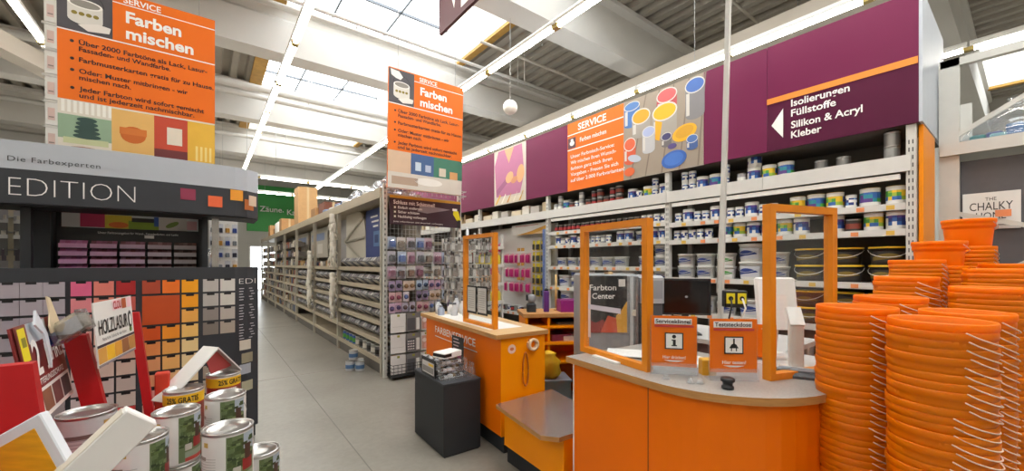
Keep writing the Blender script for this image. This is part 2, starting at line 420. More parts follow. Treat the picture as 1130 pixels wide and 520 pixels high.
for y, nm in ((16.2, 'near cross row at the aisle end'), (19.6, 'far cross row before the green wall')):
    x = -1.6
    while x < 9:
        lamp(x, y, -math.pi/2, 'fluorescent strip light in the ' + nm, 'strip lights, ' + nm, True); x += LL
# round ball lamp
b = MB(); n = 12
prof = [(.118 * math.sin(math.pi * i / n) + 1e-4, -.118 * math.cos(math.pi * i / n)) for i in range(n + 1)]
b.lathe(prof, 24, mat('frosted_white_globe', 'efece6', 0.35, 0, 0.01)); ball = b.build('ball_lamp', None, (3.93, 5.18, 4.1), label='white globe hanging on a thin wire under the roof', cat='lamp')
b = MB(); b.tube([(0, 0, .11), (0, 0, 2.4)], .006, M_wire, 5); b.build('cord', ball)
# green far signage wall
gs = thing('green_department_board', 'tall green department board high on the far wall', 'sign', (2.0, YF - .12, 3.4))
b = MB(); b.box((-.2, 0, 0), (3.4, .1, 2.65), mat('green_board', '2f9a3f', 0.5)); b.build('board', gs)
text('· Zäune', gs, .2, 1.15, .3, M_text_w, -.01, bold=.01); text('· Kaminöfen', gs, 1.55, 1.05, .3, M_text_w, -.01, bold=.01)
# ================================================================== colour-card end display (left)
M_panelw = mat('pale_blue_grey_fascia', 'b9bfc8', 0.5, 0, 0.02)
ed = thing('colour_card_display', 'charcoal colour card display with light grey curved header at the aisle mouth', 'display', (0, 0, 0))
def bow(x):   # gentle bulge towards the viewer, right end curling back
    t = (x + .45) / 0.83
    return 4.10 + 0.075 * t * t + (0.10 * max(0, (x - .2) / .17) ** 2 if x > .2 else 0)
def bow_panel(x0, x1, z0, z1, m, off=0.0, th=.03, n=24):
    b = MB(); xs = [x0 + (x1 - x0) * i / n for i in range(n + 1)]; vs = []
    for x in xs: vs += [(x, bow(x) + off, z0), (x, bow(x) + off, z1), (x, bow(x) + off + th, z1), (x, bow(x) + off + th, z0)]
    fs = []
    for i in range(n):
        for k in range(4): fs.append((4*i+k, 4*i+(k+1) % 4, 4*i+4+(k+1) % 4, 4*i+4+k))
    fs += [(0, 3, 2, 1), (4*n, 4*n+1, 4*n+2, 4*n+3)]
    return b.add(vs, fs, m)
bow_panel(-1.75, .37, 2.185, 2.375, M_panelw).build('header_band', ed)
h2 = bow_panel(-1.75, .37, 1.955, 2.185, M_char).build('header_board', ed)
bow_panel(-1.75, .37, 0.10, 1.52, M_char).build('card_board', ed)
bow_panel(-1.75, .37, 1.945, 1.96, M_chard, .02, .4).build('header_soffit', ed)
bow_panel(-1.75, .36, 1.495, 1.515, M_char, .02, .42).build('ledge', ed)
bow_panel(-1.73, .35, 0.0, .1, M_chard, .03, .2).build('plinth', ed)
bow_panel(-1.75, .37, 2.36, 2.374, M_panelw, .02, .4).build('header_top', ed)
def bow_text(s, x, z, cap, m, width, bold, spacing=1.0):
    o = text(s, ed, 0, z, cap, m, 0, width=width, bold=bold, spacing=spacing)
    for v in o.data.vertices: v.co.x += x; v.co.y = bow(v.co.x) - .003
bow_text('Die Farbexperten', -1.05, 2.235, .034, cm('3a3d42'), .44, 0.0, 1.1)
bow_text('EDITION', -1.045, 2.005, .125, M_text_w, .62, -.026)
bow_text('EDI', .222, 1.375, .045, M_text_w, .125, -.02)
for i, (x, z, wd, col) in enumerate(((-.165, 2.06, .095, '8e2f4d'), (.01, 2.02, .095, 'ee6b3c'), (.16, 2.09, .09, 'f0a12c'), (.262, 2.02, .07, 'b3642a'), (.295, 2.06, .06, 'd9bfa8'))):
    b = bow_panel(x, x + wd, z - .0, z + .09, cm(col), -.004 - .001 * i, .003, 3); b.build('colour_square', ed)
# fine lines of text on the right edge
b = MB()
for i in range(19):
    if i in (5, 12): continue
    z = 1.33 - i * .024; ln = .10 + .03 * ((i * 7) % 3) / 3
    x = .222; b.add([(x, bow(x) - .003, z), (x + ln, bow(x + ln) - .003, z), (x + ln, bow(x + ln) - .003, z + .006), (x, bow(x) - .003, z + .006)], [(0, 1, 2, 3)], cm('c9cbd0'))
b.build('small_print', ed)
# colour cards, each with its dark finger notch
cols = [-1.68, -1.565, -1.45, -1.325, -1.21, -1.097, -0.992, -0.887, -0.757, -0.643, -0.527, -0.387, -0.272, -0.157, -0.024, 0.09]
palette = {
    0: ['a9a3ac', 'a7a0aa', '9e97a2', 'a39ca6', '9b8f98', 'a79d9f', '94858a', '9f9296', 'a89fa4', '8f8890'],
    1: ['d8628a', 'd8848c', 'c88a82', 'd39a92', 'cfa9a4', 'd9b9b4', 'c9aeb0', 'd2c2c6', 'cfc7cc', 'cbbfc6'],
    2: ['d97c70', 'd68a76', 'd99a88', 'd6a594', 'd4b2a2', 'd6bdb0', 'c9b8b4', 'd0c0c0', 'd6c8c4', 'd0c4c2'],
    3: ['a51f22', 'c05a50', 'd88a72', 'c9a08c', 'd0aa98', 'ceb4a6', 'bfae a8'.replace(' ', ''), 'c8b8b0', 'cbb', 'c8b6b0'],
    4: ['a8452a', 'b84a1a', 'b84a1a', 'c94f14', 'd5854a', 'd59466', 'd9906a', 'd88f88', 'd0a090', 'c9a29a'],
    5: ['e8741c', 'b84a1a', 'b84a1a', 'e8901f', 'e0a050', 'e3ad66', 'e0b27e', 'dfb690', 'd9bc9c', 'd6bfa6'],
    6: ['f0a50c', 'f0a012', 'e9ac52', 'ebc06e', 'e9cf96', 'e6cf9c', 'e3cda6', 'dccdb0', 'd8ccb6', 'd4cab8'],
    7: ['b9b6b2', 'b5b2ae', '8d8580', '7d746c', '7a6a60', '8a7b70', '9b8d80', 'a59a8e', 'aaa298', 'b0aaa2'],
    8: ['d2d0ca', 'd0cec6', 'b7b0a8', 'a89d90', 'a08f80', 'b0a090', 'b5a99a', 'b9b0a4', 'c0b8ae', 'c4beb6'],
}
colpal = [0, 0, 0, 0, 0, 0, 0, 0, 1, 2, 3, 4, 5, 6, 7, 8]
cw, chh = .103, .102
notch = MB(); notch.box((.026, -.004, chh - .013), (.076, .0, chh + .006), M_black); notch_me = notch.mesh('finger_notch')
cardm = {}
def card_mesh(col, w_=cw, h_=chh):
    k = (col, w_, h_)
    if k not in cardm:
        b = MB(); b.box((0, -.003, 0), (w_, .004, h_), cm(col)); b.box((-.003, -.0015, -.004), (w_ + .003, .004, .0), M_chard); cardm[k] = b.mesh('colour_card')
    return cardm[k]
for ci, x in enumerate(cols):
    for r in range(11):
        z = 1.421 - chh - r * .1185
        if z < .12: continue
        pal = palette[colpal[ci]]; col = pal[r % len(pal)]
        if len(col) != 6: col = 'c9b8b0'
        big = None
        if ci == 11 and r == 1: big = True
        if ci in (11, 12) and r in (1, 2):
            if ci == 11 and r == 2:
                o = obj('large_colour_card', card_mesh('bc4a16', .218, .22), ed, (x, bow(x + .1) - .004, z)); o.rotation_euler.z = math.atan((bow(x + .2) - bow(x)) / .2)
            continue
        if ci in (6, 7) and r in (2, 3):
            if ci == 6 and r == 3:
                o = obj('large_colour_card', card_mesh('a39aa6', .21, .22), ed, (x, bow(x + .1) - .004, z)); o.rotation_euler.z = math.atan((bow(x + .2) - bow(x)) / .2)
            continue
        if ci == 14 and r in (4, 5):
            if r == 5:
                o = obj('large_colour_card', card_mesh('8a6a5c', .215, .22), ed, (x, bow(x + .1) - .004, z)); o.rotation_euler.z = math.atan((bow(x + .2) - bow(x)) / .2)
            continue
        if ci == 15 and r in (4, 5): continue
        o = obj('colour_card', card_mesh(col), ed, (x, bow(x + .05) - .004, z)); o.rotation_euler.z = math.atan((bow(x + .1) - bow(x)) / .1)
        obj('finger_notch', notch_me, o)
for i, z in enumerate((.80, .685, .59, .44)):
    b = bow_panel(.225 + .015 * (i % 2), .31 + .015 * (i % 2), z, z + .085, cm(('c9c3b6', '8f8b74', 'a3a9b4', 'a8a68e')[i]), -.004, .003, 3); b.build('colour_card', ed)
# uprights carrying the header
for x, m, wd in ((-1.005, M_chard, .05), (.06, M_steel, .05), (-.01, M_chard, .04)):
    b = MB(); b.box((x - wd / 2, 4.28, 1.5), (x + wd / 2, 4.33, 1.96), m); b.build('upright', ed)
b = MB(); b.box((-1.05, 4.48, 1.5), (-.93, 4.56, 2.0), M_chard); b.build('upright', ed)
# recessed swatch-strip shelf unit
sw = thing('swatch_leaflet_shelf', 'black shelf unit full of pink and brown swatch leaflets behind the display ledge', 'shelf', (0, 0, 0))
b = MB(); b.box((-.99, 4.62, 0.02), (0.0, 4.70, 2.0), M_black); b.box((-.99, 4.55, 0.02), (-.93, 4.62, 2.0), M_black); b.box((-.05, 4.55, 0.02), (0.0, 4.62, 2.0), M_black); b.build('carcass', sw)
p = MB(); y = 4.612
p.rect(-.90, 1.84, -.06, 1.955, cm('c9d0cf'), y); p.rect(-.80, 1.845, -.66, 1.955, cm('b8305c'), y - .001); p.rect(-.66, 1.84, -.50, 1.95, cm('d8c23a'), y - .001)
p.rect(-.52, 1.84, -.33, 1.91, cm('8aa832'), y - .0012); p.rect(-.5, 1.90, -.36, 1.935, cm('2a2622'), y - .0015); p.rect(-.33, 1.84, -.14, 1.945, cm('c9c6bd'), y - .001); p.rect(-.14, 1.85, -.07, 1.93, cm('d4a3a6'), y - .0012)
p.ell(-.24, 1.89, .05, .02, cm('6f8a3e'), y - .0016, 12, .5); p.ell(-.58, 1.87, .06, .025, cm('e0742a'), y - .0016); p.rect(-.36, 1.87, -.33, 1.95, cm('3a63b0'), y - .0016)
p.build('picture_strip', sw)
t = text('Unser Farbtonangebot für Wand-, Fassadenfarben und Lacke', sw, -.70, 1.795, .017, M_text_w, 4.61, width=.5, bold=.005)
b = MB(); b.box((-.42, 4.60, 1.765), (-.36, 4.612, 1.79), M_white); b.build('price_card', sw)
pals = [['b06a94', 'a0557e', '9a5a86', 'b08aa8'], ['6e3844', '8a4a66', '7d4258', 'b09aae'], ['6a3a3e', '7a4a5a', '8a5a6e', 'a898a6'], ['5c3436', '6a4446', '7d5a5c', 'a09290'], ['4a3430', '5a423e', '6a5450', '98887e']]
for c in range(5):
    for r in range(5):
        x0 = -.895 + c * .168; z0 = 1.715 - r * .062
        tr = MB(); tr.box((x0, 4.50, z0 - .042), (x0 + .15, 4.505, z0 - .008), cm(('c893b8', 'bf93b0', 'b497ac', 'a7979f', '9a9090')[c])); tr.box((x0, 4.505, z0 - .045), (x0 + .15, 4.62, z0 - .042), M_black)
        tray = tr.build('leaflet_tray', sw)
        for k in range(5):
            bb = MB(); q = pals[c][(k + r) % 3]; bb.add([(x0 + k * .03, 4.51, z0 - .03), (x0 + .029 + k * .03, 4.51, z0 - .03), (x0 + .029 + k * .03, 4.55, z0 + .018), (x0 + k * .03, 4.55, z0 + .018), (x0 + k * .03, 4.514, z0 - .03), (x0 + .029 + k * .03, 4.514, z0 - .03), (x0 + .029 + k * .03, 4.554, z0 + .018), (x0 + k * .03, 4.554, z0 + .018)],
                   [(0,1,2,3),(7,6,5,4),(0,4,5,1),(2,6,7,3),(1,5,6,2),(0,3,7,4)], cm(q)); bb.build('swatch_leaflet', tray)

# hanging brush rack at far left behind the display
hr = thing('brush_hanging_rack', 'wire hook rack hung with grey brushes behind the display at far left', 'rack', (0, 0, 0))
b = MB(); b.box((-1.75, 4.98, 0), (-1.06, 5.02, 2.3), mat('cream_pegboard', 'c9bfa6', 0.6)); b.build('back_panel', hr)
b = MB(); b.box((-1.08, 4.84, 0.0), (-1.05, 4.98, 2.3), M_offw); b.build('upright', hr)
for z in (1.66, 1.80, 1.92, 2.05):
    b = MB()
    for x in [-1.72 + i * .055 for i in range(12)]: b.tube([(x, 4.98, z), (x, 4.74, z)], .003, M_wire, 4)
    b.tube([(-1.74, 4.97, z), (-1.07, 4.97, z)], .006, M_wire, 4); b.build('hook_row', hr)
bm_ = MB(); bm_.box((-.018, -.004, -.19), (.018, .004, -.06), cm('6f6c6a')); bm_.box((-.02, -.006, -.06), (.02, .006, -.03), M_tin); bm_.box((-.012, -.005, -.03), (.012, .005, .0), cm('c9c2b4')); bm1 = bm_.mesh('brush')
bm_ = MB(); bm_.box((-.02, -.004, -.17), (.02, .004, -.09), cm('a39fa0')); bm_.box((-.012, -.005, -.09), (.012, .005, -.0), cm('5d5258')); bm2 = bm_.mesh('brush')
kb = [Kind('flat_brush', bm1, [], 'brush'), Kind('short_brush', bm2, [], 'brush')]
for z, k in ((1.80, 0), (1.66, 1), (1.92, 0), (2.05, 1)):
    for i in range(12):
        x = -1.72 + i * .055
        if x < -1.45 and i % 2: continue
        kb[k].place((x, 4.76 + .05 * (i % 3), z + .002), R(random.uniform(-20, 20)), ('grey paint brush' if k == 0 else 'pale short brush') + ' hanging on the far left wire hooks', 'brushes on the far left hooks')
# blister packs right of the swatch shelf
br = thing('blister_pack_stand', 'white pegboard stand with small blister packs right of the swatch shelf', 'stand', (0, 0, 0))
b = MB(); b.box((0.02, 5.08, 0), (.26, 5.12, 2.05), M_white); b.build('pegboard', br)
for z in (1.58, 1.70, 1.82, 1.95):
    b = MB()
    for x in (.05, .11, .17, .23): b.tube([(x, 5.08, z), (x, 4.96, z)], .003, M_wire, 4)
    b.build('hook_row', br)
bk = []
for i, (c1, c2) in enumerate((('d5d8de', '33488c'), ('e6e4e0', '7d8288'), ('c9ccd4', '2a2c3a'), ('dcd6cf', 'b98a3a'))):
    q = MB(); q.box((-.024, -.002, -.085), (.024, .002, .01), cm(c1)); q.bbox((-.018, -.016, -.075), (.018, -.002, -.03), cm(c2), .004); bk.append(Kind('blister_pack', q.mesh('blister_pack'), [], 'pack'))
for iz, z in enumerate((1.58, 1.70, 1.82, 1.95)):
    for ix, x in enumerate((.05, .11, .17, .23)):
        bk[(iz * 3 + ix) % 4].place((x, 4.99, z - .01), 0, 'small carded blister pack on the stand right of the swatch shelf', 'blister packs right of the swatch shelf')
b = MB(); b.lathe([(.03, 1.515), (.035, 1.53), (.035, 1.64), (.02, 1.66), (.02, 1.68)], 12, clear_mat('clear_tub', (.9, .93, .97), .2, .3)); b.build('clear_jar', None, (.005, 4.45, 0), label='clear plastic jar on the display ledge beside the steel post', cat='jar')
# ------------------------------------------------------------------ hanging service banners
banner_lines = [('Über 2000 Farbtöne als Lack, Lasur-', .535, True), ('Fassaden- und Wandfarbe.', .59, False), ('Farbmusterkarten gratis für zu Hause.', .68, True), ('Oder: Muster mitbringen - wir', .775, True), ('mischen nach.', .83, False), ('Jeder Farbton wird sofort gemischt', .925, True), ('und ist jederzeit nachmischbar.', .98, False)]
def banner(loc, label, pic, rot):
    s = thing('hanging_banner', label, 'banner', loc, rot=rot, group=None)
    W, Hh = 1.05, 1.475
    b = MB(); b.box((0, 0, 0), (W, .03, Hh), M_sorange); b.build('panel', s)
    f = MB(); f.rect(0, Hh - .425, .33, Hh - .012, cm('4a474c'), -.001)
    f.rect(.06, Hh - .32, .27, Hh - .19, cm('d9d4cc'), -.0021); f.ell(.165, Hh - .32, .105, .045, cm('d9d4cc'), -.0022); f.ell(.165, Hh - .19, .105, .04, cm('f0ece6'), -.0026); f.ell(.165, Hh - .19, .09, .03, cm('8c867e'), -.003)
    for i in range(4): f.ell(.10 + i * .043, Hh - .275, .018, .016, cm('8a7a2a'), -.0032, 12)
    hp = [(.165 + .115 * math.cos(math.pi * i / 12), Hh - .19 + .115 * math.sin(math.pi * i / 12)) for i in range(13)]; hp += [(x * .96 + .0066, z * .96 + .04 * (Hh - .19)) for x, z in hp[::-1]]
    f.poly(hp, cm('1d1b1e'), -.0033)
    f.poly([(.02, Hh - .02), (.13, Hh - .03), (.18, Hh - .09), (.15, Hh - .13), (.09, Hh - .12), (.03, Hh - .09)], cm('efeae4'), -.0036); f.poly([(.12, Hh - .37), (.24, Hh - .33), (.32, Hh - .34), (.31, Hh - .39), (.18, Hh - .41)], cm('e6dfd8'), -.0036)
    f.build('picture', s)
    f = MB(); f.rect(.33, Hh - .098, W, Hh - .09, M_text_w, -.0012); f.rect(0, Hh - .437, W, Hh - .427, M_text_w, -.0012); f.build('rule_line', s)
    text('SERVICE', s, .40, Hh - .078, .05, M_text_w, -.002, width=.25, bold=.02)
    text('Farben', s, .415, Hh - .245, .095, M_text_w, -.002, width=.38, bold=.03); text('mischen', s, .415, Hh - .385, .095, M_text_w, -.002, width=.47, bold=.03)
    for ln, z, bl in banner_lines:
        zz = Hh - z
        text(ln, s, .125, zz, .038, M_text_k, -.002, width=.0247 * len(ln), bold=.02)
        if bl:
            f = MB(); f.ell(.085, zz + .018, .013, .013, M_text_k, -.002, 10); f.build('bullet', s)
    # room photographs along the foot
    f = MB(); zt = .465; e = -.001
    if pic == 0:
        f.rect(0, 0, W, zt, cm('ded6c8'), e)
        for i in range(9): f.rect(.02 + i * .035, .36, .04 + i * .035, .46, cm('f3efe6'), e - .001)
        f.rect(.0, .14, .32, .34, cm('8fa88c'), e - .001); f.rect(.03, .10, .30, .15, cm('c3c79a'), e - .0012)
        for i in range(5): f.ell(.17, .17 + i * .035, .085 - .006 * i, .022, cm('2f4a44'), e - .002 - .0003 * i)
        f.rect(.32, .08, .60, .45, cm('e2b266'), e - .001); f.ell(.46, .24, .085, .075, cm('c8641c'), e - .002); f.rect(.37, .24, .55, .30, cm('d2742a'), e - .0024)
        f.rect(.60, .06, .84, .45, cm('c4452a'), e - .001); f.rect(.69, .2, .80, .36, cm('e6d9c6'), e - .002); f.rect(.60, .06, .84, .15, cm('6e2a2c'), e - .002)
        f.rect(.84, .04, W, .45, cm('e8b53c'), e - .001)
        for i in range(4): f.rect(.90 + i * .035, .08, .918 + i * .035, .22, cm('f3d98a'), e - .002)
        f.ell(.15, .05, .12, .03, cm('9a5a3c'), e - .002); f.rect(.5, 0, .84, .06, cm('7d4a55'), e - .0015)
    else:
        f.rect(0, 0, W, .465, cm('d8cfc4'), e); f.rect(0, .2, .3, .465, cm('d9b99c'), e - .001); f.rect(.30, .2, .62, .465, cm('43608f'), e - .001); f.rect(.36, .25, .44, .36, cm('c6d4e2'), e - .002); f.rect(.50, .25, .58, .34, cm('b9c2d8'), e - .002)
        f.rect(.62, .2, W, .465, cm('3f7a64'), e - .001); f.rect(.7, .22, .8, .33, cm('d6cbb8'), e - .002); f.rect(.86, .2, .98, .3, cm('d6a068'), e - .002)
        f.ell(.55, .12, .2, .05, cm('efe9e2'), e - .001); f.rect(.05, .05, .4, .15, cm('b39a86'), e - .001)
    f.build('picture', s)
    if pic == 0:      # column of stacked tins cut out along the left edge
        f = MB()
        for i in range(7):
            z = .02 + i * .21; f.vprism([(-.07, z), (0, z), (0, z + .185), (-.07, z + .185)], .0, .03, M_offw); f.vprism([(-.085, z + .185), (0, z + .185), (0, z + .205), (-.085, z + .205)], -.004, .034, cm('c4c0ba'))
            f.rect(-.055, z + .04, -.015, z + .14, cm('d0b4aa'), -.002); f.rect(-.05, z + .06, -.02, z + .07, cm('8a7a74'), -.003)
        f.build('tin_column', s)
    for x in (.12, W - .12):
        b = MB(); b.tube([(x, .015, Hh), (x, .015, Hh + 2.4)], .003, M_wire, 4); b.build('suspension_wire', s)
    return s
banner((-.985, 4.95, 2.47), 'large orange paint mixing banner hanging above the colour card display', 0, (R(2.0), 0, 0))
banner((1.775, 4.85, 2.50), 'orange paint mixing banner hanging above the rack end beside the counter', 1, (R(2.0), 0, 0))
# purple hanging direction sign at the top
ps = thing('purple_hanging_sign', 'dark purple direction sign hanging at the top under the skylight', 'sign', (1.80, 3.52, 3.78), rz=R(-90))
b = MB(); b.box((0, 0, 0), (2.0, .03, .75), mat('dark_plum_board', '5c3540', 0.5, 0, .03)); b.build('panel', ps)
f = MB(); f.poly([(.20, .36), (.36, .36), (.30, .11)], M_text_w, -.002); f.build('arrow', ps)
text('L', ps, .425, .06, .26, M_text_w, -.002, bold=.02)
for x in (.2, 1.8):
    b = MB(); b.tube([(x, .015, .75), (x, .015, 2.8)], .004, M_wire, 4); b.build('suspension_wire', ps)
# ================================================================== product kinds
def tin_kind(name, r, h, lab, top=M_tin, band=None, cat='tin', body=None, seg=14, handle=False):
    b = MB(); body = body or M_tin
    b.lathe([(r * .97, 0), (r, .004), (r, h * .10)], seg, body, cap1=False)
    b.lathe([(r * 1.004, h * .10), (r * 1.004, h * .90)], seg, lab, cap0=False, cap1=False)
    if band:
        bl_ = band if isinstance(band, (list, tuple)) else [band]; rb_ = random.Random(len(name) * 7 + int(h * 1000)); o_ = r * 1.012
        for (za, zb, q_) in ((.26, .46, 0), (.46, .66, 1), (.66, .78, 2)):
            if len(bl_) == 1 and q_ == 2: continue
            for i_ in range(seg):
                t0_, t1_ = 2 * math.pi * i_ / seg, 2 * math.pi * (i_ + 1) / seg
                m_ = bl_[0] if len(bl_) == 1 else bl_[(i_ // 2 + q_ + rb_.randint(0, 1)) % len(bl_)]
                b.add([(o_ * math.cos(t0_), o_ * math.sin(t0_), h * za), (o_ * math.cos(t1_), o_ * math.sin(t1_), h * za), (o_ * math.cos(t1_), o_ * math.sin(t1_), h * zb), (o_ * math.cos(t0_), o_ * math.sin(t0_), h * zb)], [(0, 1, 2, 3)], m_)
    b.lathe([(r, h * .90), (r, h * .97), (r * 1.03, h * .975), (r * 1.03, h)], seg, body, cap0=False, cap1=False)
    parts = []
    l = MB(); l.lathe([(r * 1.02, h - .002), (r * .97, h + .003), (r * .9, h - .003), (r * .6, h - .003)], seg, top, cap0=False); parts.append(('lid', l.mesh('lid')))
    if handle:
        hh = MB(); hh.tube([(r * 1.03 * math.cos(t), -r * 1.03 * math.sin(t), h * .82 - .5 * h * math.sin(t) ** 1.0) for t in [math.pi * i / 8 for i in range(9)]], .0028, M_wire, 4); parts.append(('handle', hh.mesh('handle')))
    return Kind(name, b.mesh(name), parts, cat)
def tub_kind(name, r, h, body, lid, lab, lab2, cat='tub', seg=18, hcol=M_wire):
    b = MB(); b.lathe([(r * .86, 0), (r * .88, .004), (r * .97, h * .86), (r * 1.0, h * .86), (r * 1.0, h * .9), (r * .98, h * .93)], seg, body, cap1=True)
    l = MB(); l.lathe([(r * 1.03, h * .90), (r * 1.05, h * .91), (r * 1.05, h * .99), (r * 1.0, h), (r * .9, h * .985)], seg, lid)
    p = MB(); n = 10; vs = []
    z0, z1 = h * .16, h * .76
    for i in range(n + 1):   # wrapped label on the -x side
        t = math.pi + (-1.15 + 2.3 * i / n)
        for z in (z0, z1):
            rr = r * (.88 + .09 * z / (h * .86)) + .0012; vs.append((rr * math.cos(t), rr * math.sin(t), z))
    p.add(vs, [(2*i, 2*i+2, 2*i+3, 2*i+1) for i in range(n)], lab, True)
    vs = []
    for i in range(n + 1):
        t = math.pi + (-1.0 + 2.0 * i / n); f = i / n
        for z in (h * (.24 + .18 * f), h * (.42 + .22 * math.sin(f * 3))):
            rr = r * (.88 + .09 * z / (h * .86)) + .0022; vs.append((rr * math.cos(t), rr * math.sin(t), z))
    p.add(vs, [(2*i, 2*i+2, 2*i+3, 2*i+1) for i in range(n)], lab2, True); p.keep = True
    hd = MB(); hd.tube([(-(r * 1.06) * math.sin(t), r * 1.06 * math.cos(t), h * .84 - h * .42 * math.sin(t)) for t in [math.pi * i / 10 for i in range(11)]], .003, hcol, 4)
    return Kind(name, b.mesh(name), [('lid', l.mesh('lid')), ('label_print', p.mesh('label_print')), ('handle', hd.mesh('handle'))], cat)
c_w = cm('e4e3de'); c_navy = cm('2b3f86'); c_blue = cm('3566b0'); c_teal = cm('2a8c98'); c_green = cm('4c9a3c'); c_yel = cm('e8c22a'); c_dk = cm('33302e'); c_grey = cm('9d9ea2'); c_redl = cm('a8242a')
c_pur = cm('5a3a86'); c_lime = cm('9aba3a'); c_lb = cm('6a9fd0')
K_small_w = tin_kind('white_tin', .046, .125, c_w, band=[c_navy, c_navy, c_w])
K_small_d = tin_kind('dark_tin', .042, .115, c_dk, band=c_redl)
K_small_g = tin_kind('grey_tin', .045, .125, c_grey, band=c_w)
K_jar_y = tin_kind('white_jar', .068, .165, c_w, top=c_yel, band=[c_green, c_lime, c_yel, c_blue], cat='jar', body=M_whtub)
K_jar_b = tin_kind('blue_label_jar', .068, .165, c_w, top=M_whtub, band=[c_blue, c_navy, c_pur, c_w], cat='jar', body=M_whtub)
K_jar_t = tin_kind('teal_label_jar', .073, .17, c_w, top=c_yel, band=[c_teal, c_green, c_blue, c_pur], cat='jar', body=M_whtub)
K_jar_s = tin_kind('small_white_jar', .042, .125, c_w, top=M_whtub, band=[c_navy, c_w, c_navy, c_lb], cat='jar', body=M_whtub)
K_tub = tub_kind('white_tub', .105, .15, M_whtub, M_whtub, c_grey, c_navy)
K_tub2 = tub_kind('green_label_tub', .105, .15, M_whtub, M_whtub, c_w, c_green)
K_tubL = tub_kind('large_white_tub', .13, .20, M_whtub, M_whtub, cm('c6c8d0'), c_navy)
K_bk = tub_kind('black_bucket', .125, .165, cm('26221f'), c_yel, c_dk, cm('7d6a2a'), cat='bucket', hcol=M_whtub)
K_tinG = tin_kind('grey_lidded_tin', .055, .13, mat('bare_grey_tin', '8d8c8a', .4, .5), band=None)
K_tinP = tin_kind('dark_gloss_tin', .058, .12, c_dk, band=cm('8a3a2a'))

def shelf_row(kinds, y0, y1, z, x, label, group, gap=.008, stack=1, jitter=.006, skip=0.0, parts=True, xj=.0):
    """row of products along +y on a shelf; each one its own object"""
    y = y0; i = 0
    while True:
        k = kinds[i % len(kinds)]
        r = max(max(v.co.y for v in q_.vertices) for q_ in [k.mesh] + [pm for pn, pm in k.parts])
        if y + 2 * r > y1: break
        if not hasattr(k, 'h'):
            k.h = max([max(v.co.z for v in k.mesh.vertices)] + [max(v.co.z for v in pm.vertices) for pn, pm in k.parts if pn == 'lid'])
        if random.random() >= skip:
            n = stack if isinstance(stack, int) else stack[i % len(stack)]
            for s_ in range(n):
                lv_ = '' if n == 1 else (('lower ', 'upper ')[s_] if n == 2 else ('lowest ', 'middle ', 'topmost ')[s_])
                k.place((x + r + random.uniform(0, xj), y + r, z + s_ * (k.h + .0005)), random.uniform(-.25, .25), lv_ + label % k_desc[k.name], group, parts=parts)
        y += 2 * r + gap + random.uniform(0, jitter); i += 1
k_desc = {'white_tin': 'navy-banded white tin', 'dark_tin': 'red-banded dark tin', 'grey_tin': 'white-banded grey tin', 'white_jar': 'green-banded yellow-lidded jar',
          'blue_label_jar': 'blue-banded white jar', 'teal_label_jar': 'wide teal-banded jar', 'small_white_jar': 'slim navy-banded jar', 'white_tub': 'navy-wave white tub',
          'green_label_tub': 'green-wave white tub', 'large_white_tub': 'large navy-wave tub', 'black_bucket': 'black yellow-rimmed bucket', 'grey_lidded_tin': 'bare grey tin', 'dark_gloss_tin': 'brown-banded dark tin'}

# ================================================================== aisle rack (middle gondola)
M_post = mat('beige_grey_upright', 'b7b1a3', 0.5, 0.05, 0.05, 6)
M_ashelf = mat('beige_shelf_edge', 'b6aa94', 0.5, 0, 0.05, 6)
AX0, AX1 = 1.9, 3.1
posts = [5.46, 7.75, 9.8, 12.05, 14.15, 16.2, 18.35, 20.6]
lv = [0.20, .47, .73, .97, 1.22, 1.48]
for i in range(len(posts) - 1):
    y0, y1 = posts[i], posts[i + 1]
    g = thing('aisle_shelving_rack', ('beige aisle rack bay nearest the counter, with slanted tin shelves', 'second bay of the beige aisle rack, between the two glove strings', 'third bay of the beige aisle rack along the aisle', 'fourth bay of the beige aisle rack along the aisle', 'fifth bay of the beige aisle rack along the aisle', 'sixth bay of the beige aisle rack along the aisle', 'farthest bay of the beige aisle rack')[i], 'rack', (0, 0, 0))
    ends = [y0] + ([y1] if i == len(posts) - 2 else [])
    for y in ends:
        for x in (AX0, 2.42):
            b = MB(); b.box((x, y - .03, 0), (x + .06, y + .03, 2.55), M_post); b.build('upright', g)
    b = MB(); b.box((2.49, y0 + .03, 0.0), (2.51, y1 - .03, 2.5), M_back if i > 1 else mat('pale_back_panel', '9d968a', .7)); b.build('back_panel', g)
    for k, z in enumerate(lv):
        b = MB(); b.box((AX0 + .01, y0 + .035, z - .045), (AX0 + .035, y1 - .035, z + .02), M_ashelf); b.box((AX0 + .035, y0 + .035, z - .03), (2.48, y1 - .035, z - .01), M_ashelf); b.build('shelf', g)
    b = MB(); b.box((AX0 + .04, y0 + .035, 0), (AX0 + .06, y1 - .035, .155), M_back); b.build('plinth', g)
    # top fascia rail and deck
    b = MB(); b.box((AX0 - .01, y0 + .0, 2.46), (AX0 + .02, y1, 2.60), M_ashelf); b.build('top_rail', g)
    b = MB(); b.box((AX0 + .02, y0, 2.50), (2.52, y1 - .001, 2.53), M_ashelf); b.build('top_deck', g)
# back half of the double rack
bk2 = thing('rack_rear_side', 'beige rear half of the aisle rack facing the paint wall', 'rack', (0, 0, 0))
b = MB(); b.box((2.53, 5.5, 0), (AX1 - .05, 20.6, .12), M_ashelf); b.build('base', bk2)
for z in (.5, .95, 1.4, 1.85, 2.5):
    b = MB(); b.box((2.53, 5.5, z), (AX1 - .02, 20.6, z + .03), M_ashelf); b.build('shelf', bk2)
for y in (5.5, 7.75, 9.8, 12.05):
    b = MB(); b.box((AX1 - .08, y - .03, 0), (AX1 - .02, y + .03, 2.5), M_post); b.build('upright', bk2)

